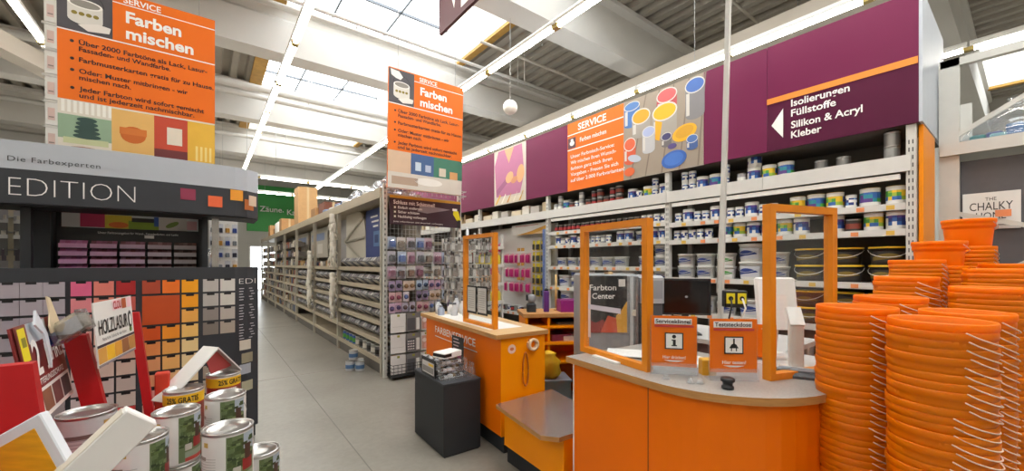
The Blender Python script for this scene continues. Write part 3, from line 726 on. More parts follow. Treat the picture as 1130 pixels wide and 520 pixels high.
# lying tins on the slanted shelves of the first two bays
def lying_kind(name, c1, c2, r=.04, l=.19):
    b = MB(); b.M = Matrix.Rotation(R(-52), 4, 'Y')
    b.lathe([(r, 0), (r, l)], 10, c1, cap0=True); b.lathe([(r * 1.05, l * .86), (r * 1.05, l)], 10, M_tind, cap0=True); b.lathe([(r * .92, l + .001), (r * .5, l + .004)], 10, c2, cap0=False)
    b.M = None
    me = b.mesh(name); mn = min(v.co.z for v in me.vertices)
    for v in me.vertices: v.co.z -= mn
    return Kind(name, me, [], 'tin')
LK = [lying_kind('lying_tin', cm('cfcdc9'), cm('55555e')), lying_kind('lying_tin', cm('8d8e98'), cm('c9c7c4')), lying_kind('lying_tin', cm('dad6cf'), cm('7d7480')), lying_kind('lying_tin', cm('6d707c'), cm('a9a7ae'))]
for bi in (0, 1, 2):
    y0, y1 = posts[bi], posts[bi + 1]; nm = ('nearest', 'second', 'third')[bi]
    for k, z in enumerate(lv[1:], 1):
        if bi > 0 and k == 5: continue
        step = .098 if bi == 0 else (.105 if bi == 1 else .125)
        y = y0 + .09; i = 0
        while y < y1 - .06:
            LK[(i // 2 + i + k) % 4].place((AX0 + .20, y, z - .0095), random.uniform(-.05, .05), 'grey tin lying on %s shelf, %s aisle rack bay' % (('', 'the lowest slanted', 'the second slanted', 'the third slanted', 'the fourth slanted', 'the top slanted')[k], nm), 'lying tins in the %s aisle bay' % nm)
            y += step; i += 1
# standing tins at the foot of the first bay and the four tins on the floor
F_t = [tin_kind('floor_level_tin', .075, .17, cm('3c5aa8'), band=c_green), tin_kind('floor_level_tin', .075, .17, cm('6d6c6c'), band=c_dk), tin_kind('floor_level_tin', .075, .17, cm('9a9890'), band=cm('d8d4ca'))]
for k in F_t: k_desc[k.name] = 'squat tin'
for i in range(11):
    F_t[0 if i > 6 else (1 if i % 2 else 2)].place((AX0 + .12, 5.62 + i * .19, .1905), random.uniform(0, 3), ('blue and green' if i > 6 else ('dark grey' if i % 2 else 'pale grey')) + ' tin standing on the lowest shelf of the nearest aisle bay', 'tins on the lowest shelf of the nearest aisle bay')
FK = tin_kind('silver_tin', .062, .135, cm('b9bcc2'), band=cm('4a6f9a'), top=M_tin)
for p, l in (((1.655, 6.03, 0), 'silver blue-banded tin on the aisle floor, leftmost of the small pile'), ((1.765, 5.93, 0), 'silver blue-banded tin at the bottom of the floor pile, middle one'), ((1.72, 6.10, .1395), 'silver blue-banded tin on top of the floor pile'), ((1.80, 6.08, 0), 'silver blue-banded tin at the back of the floor pile')):
    FK.place(p, random.uniform(0, 3), l, 'tins piled on the aisle floor')
# distant bays: masses of small goods
cols_far = [cm(c) for c in ('8a8480', '6b625c', 'b0a79a', '5f6a86', 'c4bcae', '9a5a4a', '7d7f86', 'd0c9bb', '4c4744', 'a88a5c')]
for bi in range(3, len(posts) - 1):
    y0, y1 = posts[bi] + .05, posts[bi + 1] - .05; b = MB()
    for z in lv + [1.75, 2.02]:
        y = y0
        while y < y1 - .1:
            wd = random.uniform(.07, .16); h = random.uniform(.10, .20); b.bbox((AX0 + .05 + random.uniform(0, .04), y, z + .0), (AX0 + .25, y + wd, z + h), random.choice(cols_far), .008); y += wd + random.uniform(.005, .03)
    b.build('shelf_goods', label='small packaged goods filling the %s bay of the aisle rack' % ('fourth', 'fifth', 'sixth', 'farthest')[bi - 3], cat='goods', kind='stuff')
# upper goods in bays 2 and 3
b = MB()
for bi in (1, 2):
    y = posts[bi] + .1
    while y < posts[bi + 1] - .2:
        wd = random.uniform(.08, .14); b.bbox((AX0 + .08, y, 1.4705), (AX0 + .25, y + wd, 1.47 + random.uniform(.08, .16)), random.choice(cols_far), .008); y += wd + .02
b.build('shelf_goods', label='small packs on the top shelf of the second and third aisle bays', cat='goods', kind='stuff')
# grey hanging sample sheet board in bay 2
hb = thing('sample_wall_board', 'grey sample board with yellow and dark marks in the second aisle bay', 'board', (2.30, 9.5, 1.62), rz=R(-90))
b = MB(); b.box((0, 0, 0), (1.2, .03, .85), mat('silver_grey_sheet', 'a8a6a8', .4, .1)); b.build('sheet', hb)
f = MB(); f.poly([(.3, .42), (.42, .42), (.36, .52)], c_yel, -.002)
for i in range(4): f.rect(.3, .06 + i * .085, .42, .10 + i * .085, c_dk, -.002)
f.build('print', hb)
for yb_, wd_, lb_ in ((11.9, 1.9, 'pale backer board in the upper half of the third aisle bay'), (14.0, 1.8, 'pale backer board in the upper half of the fourth aisle bay')):
    q_ = thing('pale_backer_board', lb_, 'board', (2.24, yb_, 1.70), rz=R(-90))
    b = MB(); b.box((0, 0, 0), (wd_, .03, .72), mat('pale_grey_sheet', 'c6c1b6', .5, 0, .03)); b.build('sheet', q_)
    f = MB(); f.rect(.2, .42, wd_ - .3, .6, cm('8fa0c4'), -.002); f.rect(.25, .1, .7, .34, cm('b98a74'), -.002); f.rect(.85, .1, 1.4, .34, cm('e4e0d8'), -.002); f.build('print', q_)
# arched white backer with fanned struts in bay 1
ab = thing('arched_backer_board', 'white arched backer board with fanned struts in the nearest aisle bay', 'board', (2.19, 8.24, 1.50), rz=R(-90))
ab.scale = (.80, 1, 1)
pts = [(0, 0), (1.5, 0)] + [(.95 + .55 * math.cos(t), .50 + .50 * math.sin(t)) for t in [math.pi / 2 * i / 12 for i in range(13)]] + [(0, 1.0)]
b = MB(); b.vprism(pts, 0, .03, mat('cream_white_board', 'd5cfc2', .5, 0, .03)); b.build('board', ab)
for q in ((1.45, .86), (1.48, .5), (1.4, .1)):
    b = MB(); b.bar((-.05, -.03, .48), (q[0], -.03, q[1]), .015, .03, M_post); b.build('strut', ab)
bb = thing('blue_info_board', 'dark blue info board with white lines at the near end of the aisle rack', 'board', (2.19, 7.02, 1.53), rz=R(-90))
b = MB(); b.box((0, 0, 0), (.95, .02, .92), mat('navy_print', '3a4a86', .5)); b.build('panel', bb)
f = MB(); f.rect(.25, .78, .6, .81, M_text_w, -.002); f.rect(.3, .70, .65, .73, M_text_w, -.002); f.rect(.38, .62, .62, .65, M_text_w, -.002)
f.rect(.4, .30, .7, .55, cm('5f86b8'), -.002); f.rect(.46, .36, .64, .49, cm('34497e'), -.003); f.build('print', bb)
# glove strings on the uprights
def glove_mesh(seed):
    rnd = random.Random(seed); b = MB(); b.M = Matrix.Scale(1.55, 4)
    b.lathe([(.012, .09), (.036, .085), (.04, .05), (.036, .02), (.042, .0), (.04, -.03), (.02, -.04)], 10, mat('white_cotton', 'dcd7cb', .85, 0, .04), sx=.75)
    for i in range(4):
        a = -.55 + i * .36; L = .075 + .012 * (i in (1, 2))
        b.tube([(0, .03 * math.sin(a) * 1.1, -.03), (.012 * rnd.uniform(-1, 1.5), .045 * math.sin(a) * 1.4, -.03 - L * .5), (.02 * rnd.uniform(-1, 1.5), .05 * math.sin(a) * 1.5, -.035 - L)], .011, MATS['white_cotton'], 6)
    b.tube([(0, .035, .02), (.015, .062, -.005), (.018, .07, -.045)], .012, MATS['white_cotton'], 6)
    return b.mesh('work_glove')
GK = [Kind('work_glove', glove_mesh(i), [], 'glove') for i in range(4)]
for (y, z0, z1, nm) in ((7.72, .72, 1.25, 'lower part of the near glove string'), (7.72, 1.58, 2.32, 'upper part of the near glove string'), (9.77, .75, 1.70, 'farther glove string')):
    z = z1; i = 0
    while z > z0:
        GK[i % 4].place((AX0 - .085 + random.uniform(-.01, .01), y + random.uniform(-.03, .03), z), random.uniform(-.9, .9), 'white cotton work glove, %s from top of the %s' % (ORD[i], nm), 'gloves, ' + nm); z -= .085; i += 1
# goods on the rack top
TK = []
for i, (c1, c2, sz) in enumerate((('5f7fb8', 'd8dce6', (.2, .16, .17)), ('c9cbd6', '4a5a96', (.22, .2, .14)), ('7f8fb0', 'e4e4ea', (.17, .2, .2)), ('d6d2cc', 'b04a3a', (.25, .2, .15)))):
    b = MB(); sx, sy, sz_ = sz; b.bbox((-sx/2, -sy/2, 0), (sx/2, sy/2, sz_), cm(c1), .02); b.bbox((-sx/2 - .002, -sy/2 - .002, sz_ * .3), (sx/2 + .002, sy/2 + .002, sz_ * .62), cm(c2), .02); TK.append(Kind('wrapped_pack', b.mesh('wrapped_pack'), [], 'pack'))
b = MB(); rnd = random.Random(3)
prof = [(.001, .0), (.12, .0), (.155, .04), (.16, .11), (.12, .2), (.06, .27), (.03, .30)]
b.lathe(prof, 12, clear_mat('bag_film', (.9, .91, .95), .2, .2)); 
for i in range(6): b.bbox((rnd.uniform(-.07, .02), rnd.uniform(-.07, .02), .005 + .035 * i), (rnd.uniform(.04, .1), rnd.uniform(.04, .1), .045 + .035 * i), cm(rnd.choice(('4a5a96', 'c9c9d4', '7a86b0', 'e0e0e6'))), .01)
TK.append(Kind('filled_clear_bag', b.mesh('filled_clear_bag'), [], 'bag'))
y = 5.62; i = 0
while y < 9.6:
    k = TK[4] if (i % 2 == 0 and y < 7.4) else TK[i % 4]
    k.place((AX0 + .16 + random.uniform(0, .06), y, 2.5305), random.uniform(-.3, .3), ('clear bag of bottles' if k is TK[4] else 'wrapped blue-white pack') + ' on top of the aisle rack near the counter', 'goods on the aisle rack top')
    if k is TK[4]:
        k.place((AX0 + .46, y + .1, 2.5305), random.uniform(-.3, .3), 'clear bag of bottles on top of the aisle rack near the counter', 'goods on the aisle rack top')
    y += .27; i += 1
BX = []
for c, sz in (('b58a5c', (.5, .55, .62)), ('c29a6a', (.5, .7, 1.25)), ('a87e52', (.45, .5, .4)), ('7a4a3a', (.4, .6, .45))):
    b = MB(); b.box((-sz[0]/2, -sz[1]/2, 0), (sz[0]/2, sz[1]/2, sz[2]), mat('cardboard_' + c, c, .75, 0, .06)); t = MB(); t.box((-.03, -sz[1]/2 - .001, -.001), (.03, sz[1]/2 + .001, sz[2] + .001), cm('cdb58c')); BX.append(Kind('cardboard_box', b.mesh('cardboard_box'), [('tape', t.mesh('tape'))], 'box'))
for k, y, l in ((3, 10.2, 'dark brown carton on top of the aisle rack behind the blue packs'), (2, 11.0, 'low brown carton on top of the aisle rack'), (1, 13.2, 'tall pale cardboard box on top of the aisle rack'), (0, 16.4, 'brown box on the far aisle rack top'), (2, 18.3, 'small brown box on the far aisle rack top'), (0, 19.6, 'brown box at the far end of the aisle rack top')):
    BX[k].place((2.35, y, 2.5305), 0, l, 'cartons on the aisle rack top')
b = MB(); b.lathe([(.15, 0), (.16, .02), (.16, .5), (.1, .56), (.06, .6)], 14, M_white); b.build('white_drum', None, (2.2, 17.3, 2.5305), label='tall white drum on the far aisle rack top', cat='drum')

# ------------------------------------------------------------------ end cap of the aisle rack
ec = thing('end_cap_rack', 'wire end cap of the aisle rack facing the counter, hung with carded goods', 'rack', (0, 0, 0))
for x in (AX0, AX1 - .05):
    b = MB(); b.box((x, 5.33, 0), (x + .05, 5.38, 2.64), M_rack); b.build('upright', ec)
    b = MB()
    for i in range(34): b.box((x + .012, 5.326, .25 + i * .07), (x + .024, 5.3302, .28 + i * .07), M_black)
    b.build('slot_row', ec)
b = MB()
for i in range(20): b.tube([(AX0 + .06 + i * .056, 5.40, .15), (AX0 + .06 + i * .056, 5.40, 2.1)], .003, M_wire, 4)
for i in range(30): b.tube([(AX0 + .05, 5.402, .15 + i * .065), (AX1 - .05, 5.402, .15 + i * .065)], .003, M_wire, 4)
b.build('wire_grid', ec)
b = MB()
for z in (.06, .11, .16, .2): b.tube([(AX0 + .04, 5.40, z), (AX0 + .04, 5.12, z), (AX1 - .45, 5.12, z), (AX1 - .45, 5.40, z)], .004, M_black, 4)
for i in range(13): x = AX0 + .06 + i * .055; b.tube([(x, 5.12, .04), (x, 5.12, .2)], .003, M_black, 4)
b.box((AX0 + .04, 5.12, .03), (AX1 - .45, 5.4, .045), M_black); b.build('wire_basket', ec)
b = MB()
for z in (2.62, 2.55): b.tube([(AX0 + .02, 5.36, z), (AX0 + .02, 5.15, z), (AX1 - .02, 5.15, z), (AX1 - .02, 5.36, z)], .006, M_rack, 5)
for i in range(16): x = AX0 + .05 + i * .072; b.tube([(x, 5.15, 2.5), (x, 5.15, 2.62)], .003, M_wire, 4)
b.build('top_basket', ec)
es = thing('mould_spray_sign', 'dark sign with spray bottle picture and ticked list on the end cap', 'sign', (1.97, 5.30, 2.09))
b = MB(); b.box((0, 0, 0), (1.10, .02, .36), mat('maroon_black_print', '3d2430', .5)); b.build('panel', es)
f = MB(); f.rect(0, .36, 1.10, .395, cm('c99a2a'), -.001)
f.poly([(.98, .27), (1.06, .25), (1.10, .12), (1.04, .1), (.97, .2)], cm('e8d81f'), -.003); f.rect(.96, .25, 1.04, .285, M_text_w, -.004); f.poly([(.93, .262), (.45, .30), (.40, .2), (.55, .18)], cm('8f8a92'), -.002); f.rect(1.04, .0, 1.09, .12, cm('26201f'), -.003)
for i in range(3): f.rect(.055, .215 - i * .062, .09, .25 - i * .062, cm('7d8a6a'), -.002); f.rect(.063, .222 - i * .062, .083, .242 - i * .062, M_text_w, -.003)
f.build('picture', es)
text('Schluss mit Schimmel!', es, .05, .28, .05, M_text_w, -.005, width=.62, bold=.015)
for i, s_ in enumerate(('Einfach entfernen', 'Sicher schützen', 'Nachhaltig vorbeugen')): text(s_, es, .115, .218 - i * .062, .034, M_text_w, -.005, width=.021 * len(s_), bold=.012)
text('Jetzt informieren und dauerhaft vorbeugen', es, .05, .03, .02, M_text_w, -.005, width=.75)
# carded goods rows
CK = []
for i, (c1, c2) in enumerate((('c7a6bb', '4e3f66'), ('b9b3c6', '5d4b4a'), ('caa6a6', '7a3a4e'), ('d0ccd2', '4a5a8a'), ('9c8aa8', '2e2a36'), ('d8c6b8', '8a6a4a'), ('a9b7c9', '3a4a66'))):
    b = MB(); b.box((-.042, -.002, -.115), (.042, .002, .02), cm(c1)); q = MB(); q.lathe([(.03, 0), (.032, .006), (.028, .022), (.01, .026)], 12, cm(c2)); me = q.mesh('moulded_pack')
    for v in me.vertices: x, y_, z = v.co; v.co = (x, -.002 - z, y_ - .05)
    CK.append(Kind('carded_pack', b.mesh('carded_pack'), [('moulded_pack', me)], 'pack'))
CL = []
for i, (c1, c2) in enumerate((('c9c6cf', '3a3c44'), ('b4bfd2', '3f5fa0'), ('d6d2cc', '6a5a4a'), ('c2a8b4', '7d3a5a'))):
    b = MB(); b.box((-.06, -.002, -.15), (.06, .002, .02), cm(c1)); q = MB(); q.bbox((-.045, -.05, -.12), (.045, -.002, -.03), cm(c2), .015); q2 = MB(); q2.bbox((-.052, -.056, -.13), (.052, -.002, -.02), M_clear2, .012)
    CL.append(Kind('large_carded_pack', b.mesh('large_carded_pack'), [('moulded_pack', q.mesh('moulded_pack')), ('clear_blister', q2.mesh('clear_blister'))], 'pack'))
rows_ = ((1.00, 0, .098), (1.15, 0, .098), (1.30, 0, .098), (1.50, 1, .135), (1.70, 1, .135), (1.90, 1, .135))
for ri, (z, big, pt) in enumerate(rows_):
    n = int(1.06 / pt); b = MB()
    for c in range(n): b.tube([(1.99 + c * pt, 5.40, z + .022), (1.99 + c * pt, 5.22, z + .022)], .003, M_wire, 4)
    b.build('hook_row', ec)
    for c in range(n):
        if (c * 5 + ri * 3) % 11 == 7: continue
        k = (CL[(ri + c * 3 // 2) % 4] if big else CK[(ri * 2 + c // 2) % 7])
        k.place((1.99 + c * pt, 5.255 + random.uniform(0, .04), z + random.uniform(-.012, .0)), random.uniform(-.2, .2), ('large' if big else 'small') + ' carded pack on the %s hook row of the end cap' % ('lowest', 'second', 'third', 'fourth', 'fifth', 'top')[ri], 'carded packs on the end cap')
# hanging sample sheets
sheet_cols = [('dedcd8', None), ('7d7a7a', 'dots'), ('d8d0cc', 'photo'), ('57565a', 'dots')]
for r_, z in enumerate((.84, .56, .28)):
    for c, xx in enumerate((1.955, 2.175, 2.39, 2.53)):
        wd = (.205, .20, .125, .12)[c]; hgt = .255
        s_ = thing('hanging_sample_pack', '%s flat pack, %s row, %s column of the end cap' % (('plain white', 'white and dark grey patterned', 'pink photo', 'dark patterned')[c], ('top', 'middle', 'bottom')[r_], ('first', 'second', 'third', 'fourth')[c]), 'pack', (xx, 5.22, z - hgt + .03))
        b = MB(); b.box((0, -.006, 0), (wd, .006, hgt), cm(sheet_cols[c][0])); b.build('pack_body', s_)
        b = MB(); b.tube([(wd / 2, .0, hgt - .01), (wd / 2, .18, hgt - .01)], .003, M_wire, 4); b.build('hook', s_)
        f = MB(); f.rect(wd * .42, hgt - .04, wd * .6, hgt - .01, cm('9a9a3a'), -.0075)
        if c == 1:
            f.rect(.01, .02, wd * .62, hgt * .72, cm('55555a'), -.0072); f.rect(wd * .7, .02, wd - .01, hgt * .72, cm('e4e2de'), -.0072)
            if r_ == 1:
                for a in range(4):
                    for d_ in range(4): f.rect(.018 + a * .026, .03 + d_ * .035, .032 + a * .026, .048 + d_ * .035, M_text_w, -.0078)
        elif c == 2:
            f.rect(.008, .02, wd - .008, hgt * .8, cm('c99a8a'), -.0072); f.ell(wd * .4, hgt * .55, wd * .25, .03, cm('e6d6d0'), -.0076); f.ell(wd * .55, hgt * .25, wd * .2, .04, cm('e3a8a0'), -.0076)
        elif c == 3:
            for a in range(3): f.rect(.015 + a * .035, .04, .03 + a * .035, hgt * .6, cm('8a8a8e'), -.0074)
        else: f.rect(.02, hgt * .3, wd - .02, hgt * .32, cm('bdbab4'), -.0072)
        f.build('print', s_)
# ================================================================== paint wall rack (right)
RX = 4.70; RB = 5.30
rb = [.62, 2.85, 5.12, 7.30, 9.60, 11.60]
shelves = [[.145, .55, .95, 1.37, 1.84, 2.06], [.145, .70, 1.157, 1.50, 1.855, 2.085], [.145, .62], [.145, .62, 1.2], [.145, .62, 1.2]]
nmr = ('near end bay', 'middle bay', 'roller bay', 'bay behind the far banner', 'farthest bay')
M_lip = mat('pale_shelf_lip', 'cfcdc8', .45, 0, .02)
M_tagO = cm('e08a52'); M_tagY = cm('d8b04a')
for i in range(5):
    y0, y1 = rb[i], rb[i + 1]
    g = thing('paint_wall_rack', 'grey shelving of the paint wall under the purple fascia, ' + nmr[i], 'rack', (0, 0, 0))
    for y in [y0] + ([y1] if i == 4 else []):
        up = MB(); up.box((RX - .012, y - .03, 0), (RX + .05, y + .03, 2.72), M_rack); u = up.build('upright', g)
        sl = MB()
        for k in range(38):
            for dy in (-.015, .008): sl.box((RX - .0135, y + dy, .15 + k * .065), (RX - .0119, y + dy + .008, .185 + k * .065), cm('4c4a48'))
        sl.build('slot_row', u)
        b = MB(); b.box((RB - .06, y - .03, 0), (RB, y + .03, 2.72), M_rack); b.build('upright', g)
    b = MB(); b.box((RB, y0, 0), (RB + .03, y1, 2.72), mat('dark_rack_back', '6f6961', .7, 0, .06, 4)); b.build('back_panel', g)
    for z in shelves[i]:
        b = MB(); b.box((RX + .01, y0 + .032, z - .025), (RB, y1 - .032, z), M_shelf); b.box((RX - .008, y0 + .032, z - .05), (RX + .012, y1 - .032, z + .008), M_lip); sh = b.build('shelf', g)
        b = MB(); y = y0 + .1; k = 0
        while y < y1 - .1:
            b.box((RX - .0105, y, z - .044), (RX - .008, y + .055, z - .006), M_tagO if (k * 7) % 3 else M_tagY); y += random.choice((.16, .2, .24)); k += 1
        b.build('price_tag_strip', sh)
    for h in range(2):   # broad fascia rail in two lengths
        ya = y0 + (y1 - y0) * h / 2; yb = ya + (y1 - y0) / 2
        b = MB(); b.box((RX - .03, ya + .002, 2.33), (RX - .013, yb - .002, 2.465), M_lip); b.box((RX - .013, ya + .002, 2.42), (RB, yb - .002, 2.44), M_shelf); b.build('fascia_rail', g)
# slim lit valance under the rail
b = MB(); b.box((RX + .05, .7, 2.285), (RX + .1, 5.1, 2.325), mat('lit_cream_valance', 'efe9d8', .5, emit=.3)); b.build('shelf_light_strip', label='lit cream light strip under the broad rail of the paint wall', cat='light')
# end panel of the rack
b = MB(); b.bbox((RX + .06, .555, 0), (RB + .1, .585, 2.72), M_orange2, .004); b.build('rack_end_panel', label='orange end panel of the paint wall rack behind the buckets', cat='panel')
# fascia box sign
fs = thing('purple_fascia_sign', 'long purple fascia sign above the paint wall with orange panel and photographs', 'sign', (RX - .035, 11.6, 2.722), rz=R(-90))
# local x = 11.6 - world y
def LX(y): return 11.6 - y
Hf = 1.09
segs = [(11.6, 6.686, M_purple, 'purple_panel'), (6.686, 5.669, M_offw, 'portrait_panel'), (5.669, 4.603, M_purple, 'purple_panel'), (4.603, 3.502, M_sorange, 'service_panel'), (3.502, 2.366, M_offw, 'photo_panel'), (2.366, 1.692, M_purple, 'purple_panel'), (1.692, .569, M_purple2, 'direction_panel')]
P = {}
for a, c, m, n in segs:
    b = MB(); b.box((LX(a) + .002, 0, 0), (LX(c) - .002, .02, Hf), m); P.setdefault(n, b.build(n, fs))
b = MB(); b.box((LX(1.692) + .002, -.002, .54), (LX(.569) - .002, .0, Hf), M_purple); b.build('upper_field', fs)
b = MB(); b.box((LX(1.692), -.005, .487), (LX(.575), -.002, .545), cm('e58a2a')); b.build('orange_stripe', fs)
b = MB(); b.box((LX(.569) - .001, -.002, 0), (LX(.569) + .02, 1.25, Hf), M_panelw); b.build('end_cheek', fs)
b = MB(); b.box((0, .02, Hf - .02), (LX(.569), 1.2, Hf), M_panelw); b.box((0, .02, 0), (LX(.569), 1.2, .02), mat('dark_underside', '5b5650', .7)); b.build('casing', fs)
f = MB(); f.poly([(LX(1.65), .26), (LX(1.545), .41), (LX(1.545), .11)], M_text_w, -.004); f.build('arrow', fs)
for s_, z, w_ in (('Isolierungen', .405, .46), ('Füllstoffe', .305, .36), ('Silikon & Acryl', .187, .55), ('Kleber', .088, .25)): text(s_, fs, LX(1.475), z, .066, M_text_w, -.005, width=w_, bold=.02)
text('SERVICE', fs, LX(4.37), Hf - .15, .10, M_text_w, -.003, width=.56, bold=.02)
text('Farben mischen', fs, LX(4.33), Hf - .345, .065, M_text_w, -.003, width=.52, bold=.015)
f = MB(); f.rect(LX(4.6), Hf - .20, LX(3.505), Hf - .185, M_text_w, -.003); f.rect(LX(4.6), Hf - .44, LX(3.505), Hf - .425, M_text_w, -.003); f.build('rule_line', fs)
f = MB(); f.rect(LX(4.59), Hf - .41, LX(4.42), Hf - .24, cm('54333e'), -.003); f.ell(LX(4.50), Hf - .33, .05, .04, M_text_w, -.004); f.ell(LX(4.5), Hf - .28, .03, .02, M_text_w, -.004); f.build('tin_pictogram', fs)
for k, s_ in enumerate(('Unser Farbmisch-Service:', 'Wir mischen Ihren Wunsch-', 'farbton ganz nach Ihren', 'Vorgaben - Freuen Sie sich', 'auf über 2.000 Farbvarianten!')):
    text(s_, fs, LX(4.53), Hf - .57 - k * .095, .052, M_text_w, -.003, width=.036 * len(s_), bold=.012)
# portrait photo: pink sweater and hands
f = MB(); x0 = LX(6.686); f.rect(x0 + .01, .01, x0 + 1.0, Hf - .01, cm('cfc3b8'), -.001)
f.poly([(x0 + .08, .16), (x0 + .02, .8), (x0 + .15, 1.07), (x0 + .9, 1.07), (x0 + .97, .5), (x0 + .85, .16)], cm('b0698f'), -.002)
f.poly([(x0 + .35, 1.07), (x0 + .5, .78), (x0 + .66, 1.07)], cm('d9a07a'), -.003); f.poly([(x0 + .08, .3), (x0 + .5, .55), (x0 + .48, .42), (x0 + .1, .18)], cm('96557c'), -.003)
f.ell(x0 + .52, .5, .13, .1, cm('dda878'), -.004, 16, .5); f.ell(x0 + .86, .52, .11, .17, cm('dca574'), -.004, 16, -.2); f.ell(x0 + .67, .43, .1, .06, cm('c98a62'), -.005, 16, .3)
f.rect(x0 + .01, .01, x0 + 1.0, .12, cm('d8cdb8'), -.0025)
for k in range(5): f.poly([(x0 + .05 + k * .19, .02), (x0 + .2 + k * .19, .2), (x0 + .24 + k * .17, .18), (x0 + .1 + k * .19, .02)], cm(('e0b23a', 'efe8dc', 'c98a3a', 'e8e0d0', 'd6a64a')[k]), -.006)
f.build('portrait_print', fs)
# photo of paint tins on planks
f = MB(); x0 = LX(3.502); W = 1.136; f.rect(x0, 0, x0 + W, Hf, cm('9a8d7e'), -.001)
for k in range(5): f.poly([(x0 + .1 + k * .24, .0), (x0 + .35 + k * .2, Hf), (x0 + .37 + k * .2, Hf), (x0 + .12 + k * .24, 0)], cm('7d6f62'), -.0015)
def tinpic(cx, cz, rx, rz, h, body, paint, e):
    f.rect(cx - rx, cz - h, cx + rx, cz, cm(body), e); f.ell(cx, cz - h, rx, rz * .7, cm(body), e - .0002); f.rect(cx - rx * .9, cz - h, cx - rx * .55, cz - rz * .9, cm('cfccc6'), e - .0003); f.ell(cx, cz, rx * 1.04, rz * 1.06, cm('d8d5d0'), e - .0004); f.ell(cx, cz, rx * .93, rz * .9, cm(paint), e - .0008)
tinpic(x0 + .135, 1.0, .125, .06, .25, '3f6fb0', '4a78b8', -.002); tinpic(x0 + .66, .98, .14, .09, .2, 'b8484e', 'cf5a5c', -.002); tinpic(x0 + 1.03, .98, .12, .09, .35, '7f7d80', '3f68b4', -.002)
tinpic(x0 + .28, .82, .14, .10, .22, 'a09a92', 'eaa21f', -.003); tinpic(x0 + .63, .78, .17, .11, .26, 'a39d94', 'f0b418', -.0032); f.poly([(x0 + .5, .7), (x0 + .5, .45), (x0 + .56, .42), (x0 + .6, .65)], cm('e8a818'), -.0045)
tinpic(x0 + .40, .58, .095, .07, .24, 'b9b9bc', 'a9b4d8', -.005); tinpic(x0 + .66, .45, .07, .05, .1, '6b6768', '3b3a6a', -.005); tinpic(x0 + .105, .48, .095, .09, .22, 'cf5430', 'd85f38', -.005)
f.ell(x0 + .90, .44, .16, .10, cm('e9ae1c'), -.006, 20, .2); f.ell(x0 + .90, .45, .12, .07, cm('d09a18'), -.0066, 20, .2); tinpic(x0 + 1.0, .34, .07, .05, .1, '3b5a92', '4a70b0', -.007)
f.ell(x0 + .76, .14, .17, .11, cm('2f5fb0'), -.006, 20, .1); f.ell(x0 + .76, .145, .13, .08, cm('3d70c2'), -.0064, 20, .1); f.ell(x0 + .74, .31, .06, .035, cm('4b3f7a'), -.006); f.ell(x0 + .18, .27, .11, .05, cm('b3bccb'), -.006, 20, -.3); f.ell(x0 + .10, .10, .085, .06, cm('d8602c'), -.006)
f.build('tins_print', fs)
# support tubes above the fascia
for y in (1.42, 4.4, 8.0):
    b = MB(); b.tube([(4.78, y, 3.812), (4.78, y, 6.5)], .024, M_rack, 8); b.build('support_tube', fs)

# ---- products on the paint wall
nms = ('near end bay', 'middle bay', 'roller bay', '', '')
def row(kinds, bay, y0, y1, z, where, stack=1, gap=.008, skip=0.0, xo=.03, parts=True):
    shelf_row(kinds, y0, y1, z + .0005, RX + xo, '%s, ' + where + ', ' + nms[bay] + ' of the paint wall', where + ', ' + nmr[bay], gap=gap, stack=stack, skip=skip, xj=.015, parts=parts)
T = 'top ledge'; LZ_ = 2.44
row([K_tinG], 0, .70, .82, LZ_, T, 2, xo=.05); row([K_tinG], 0, 1.05, 1.34, LZ_, T, 1, gap=.06, xo=.10)
row([K_jar_t, K_jar_y, K_jar_b, K_small_g], 0, 1.50, 2.12, LZ_, T, (1, 1, 2, 1), xo=.05); row([K_jar_s, K_jar_t, K_jar_b, K_jar_s], 0, 2.13, 2.82, LZ_, T, (2, 1, 1, 2), xo=.05)
row([K_jar_b, K_jar_s, K_jar_y, K_small_w], 1, 2.90, 3.62, LZ_, T, (1, 2, 1, 1), xo=.05); row([K_tinP, K_small_d, K_tinP], 1, 3.63, 4.36, LZ_, T, (2, 2, 1), xo=.05); row([K_small_g, K_jar_s, K_tinP, K_jar_t, K_small_g], 1, 4.37, 5.09, LZ_, T, (2, 1, 1, 1), xo=.05)
S1 = 'top shelf'; S2 = 'second shelf'; S3 = 'third shelf'; S4 = 'fourth shelf'; S5 = 'fifth shelf'; S6 = 'lowest shelf'
row([K_jar_y], 0, .66, .82, 2.06, S1); row([K_jar_t, K_jar_s, K_jar_y, K_jar_t, K_jar_y], 0, .83, 1.62, 2.06, S1); row([K_jar_s, K_jar_s, K_jar_b, K_jar_s], 0, 1.63, 2.2, 2.06, S1); row([K_jar_b, K_jar_s, K_jar_s], 0, 2.21, 2.82, 2.06, S1)
row([K_jar_b, K_jar_y, K_tinP, K_jar_b], 0, .66, 1.35, 1.84, S2); row([K_jar_b, K_jar_y, K_jar_t], 0, 1.36, 2.3, 1.84, S2); row([K_small_w, K_jar_s, K_small_w], 0, 2.31, 2.82, 1.84, S2)
row([K_bk], 0, .66, 1.52, 1.37, S3, 2, gap=.015); row([K_tub, K_tubL, K_tub2, K_tub], 0, 1.54, 2.82, 1.37, S3, (2, 2, 2, 2), gap=.01)
row([K_bk], 0, .66, 1.52, .95, S4, 2, gap=.015); row([K_tub, K_tubL], 0, 1.54, 2.82, .95, S4, (2, 1))
row([K_tubL], 0, .7, 2.82, .55, S5, 1, gap=.03, parts=False); row([K_tubL], 0, .7, 2.82, .145, S6, 1, gap=.03, parts=False)
row([K_small_w, K_jar_s], 1, 2.9, 3.3, 2.085, S1); row([K_small_d], 1, 3.32, 5.09, 2.085, S1, 1, gap=.012)
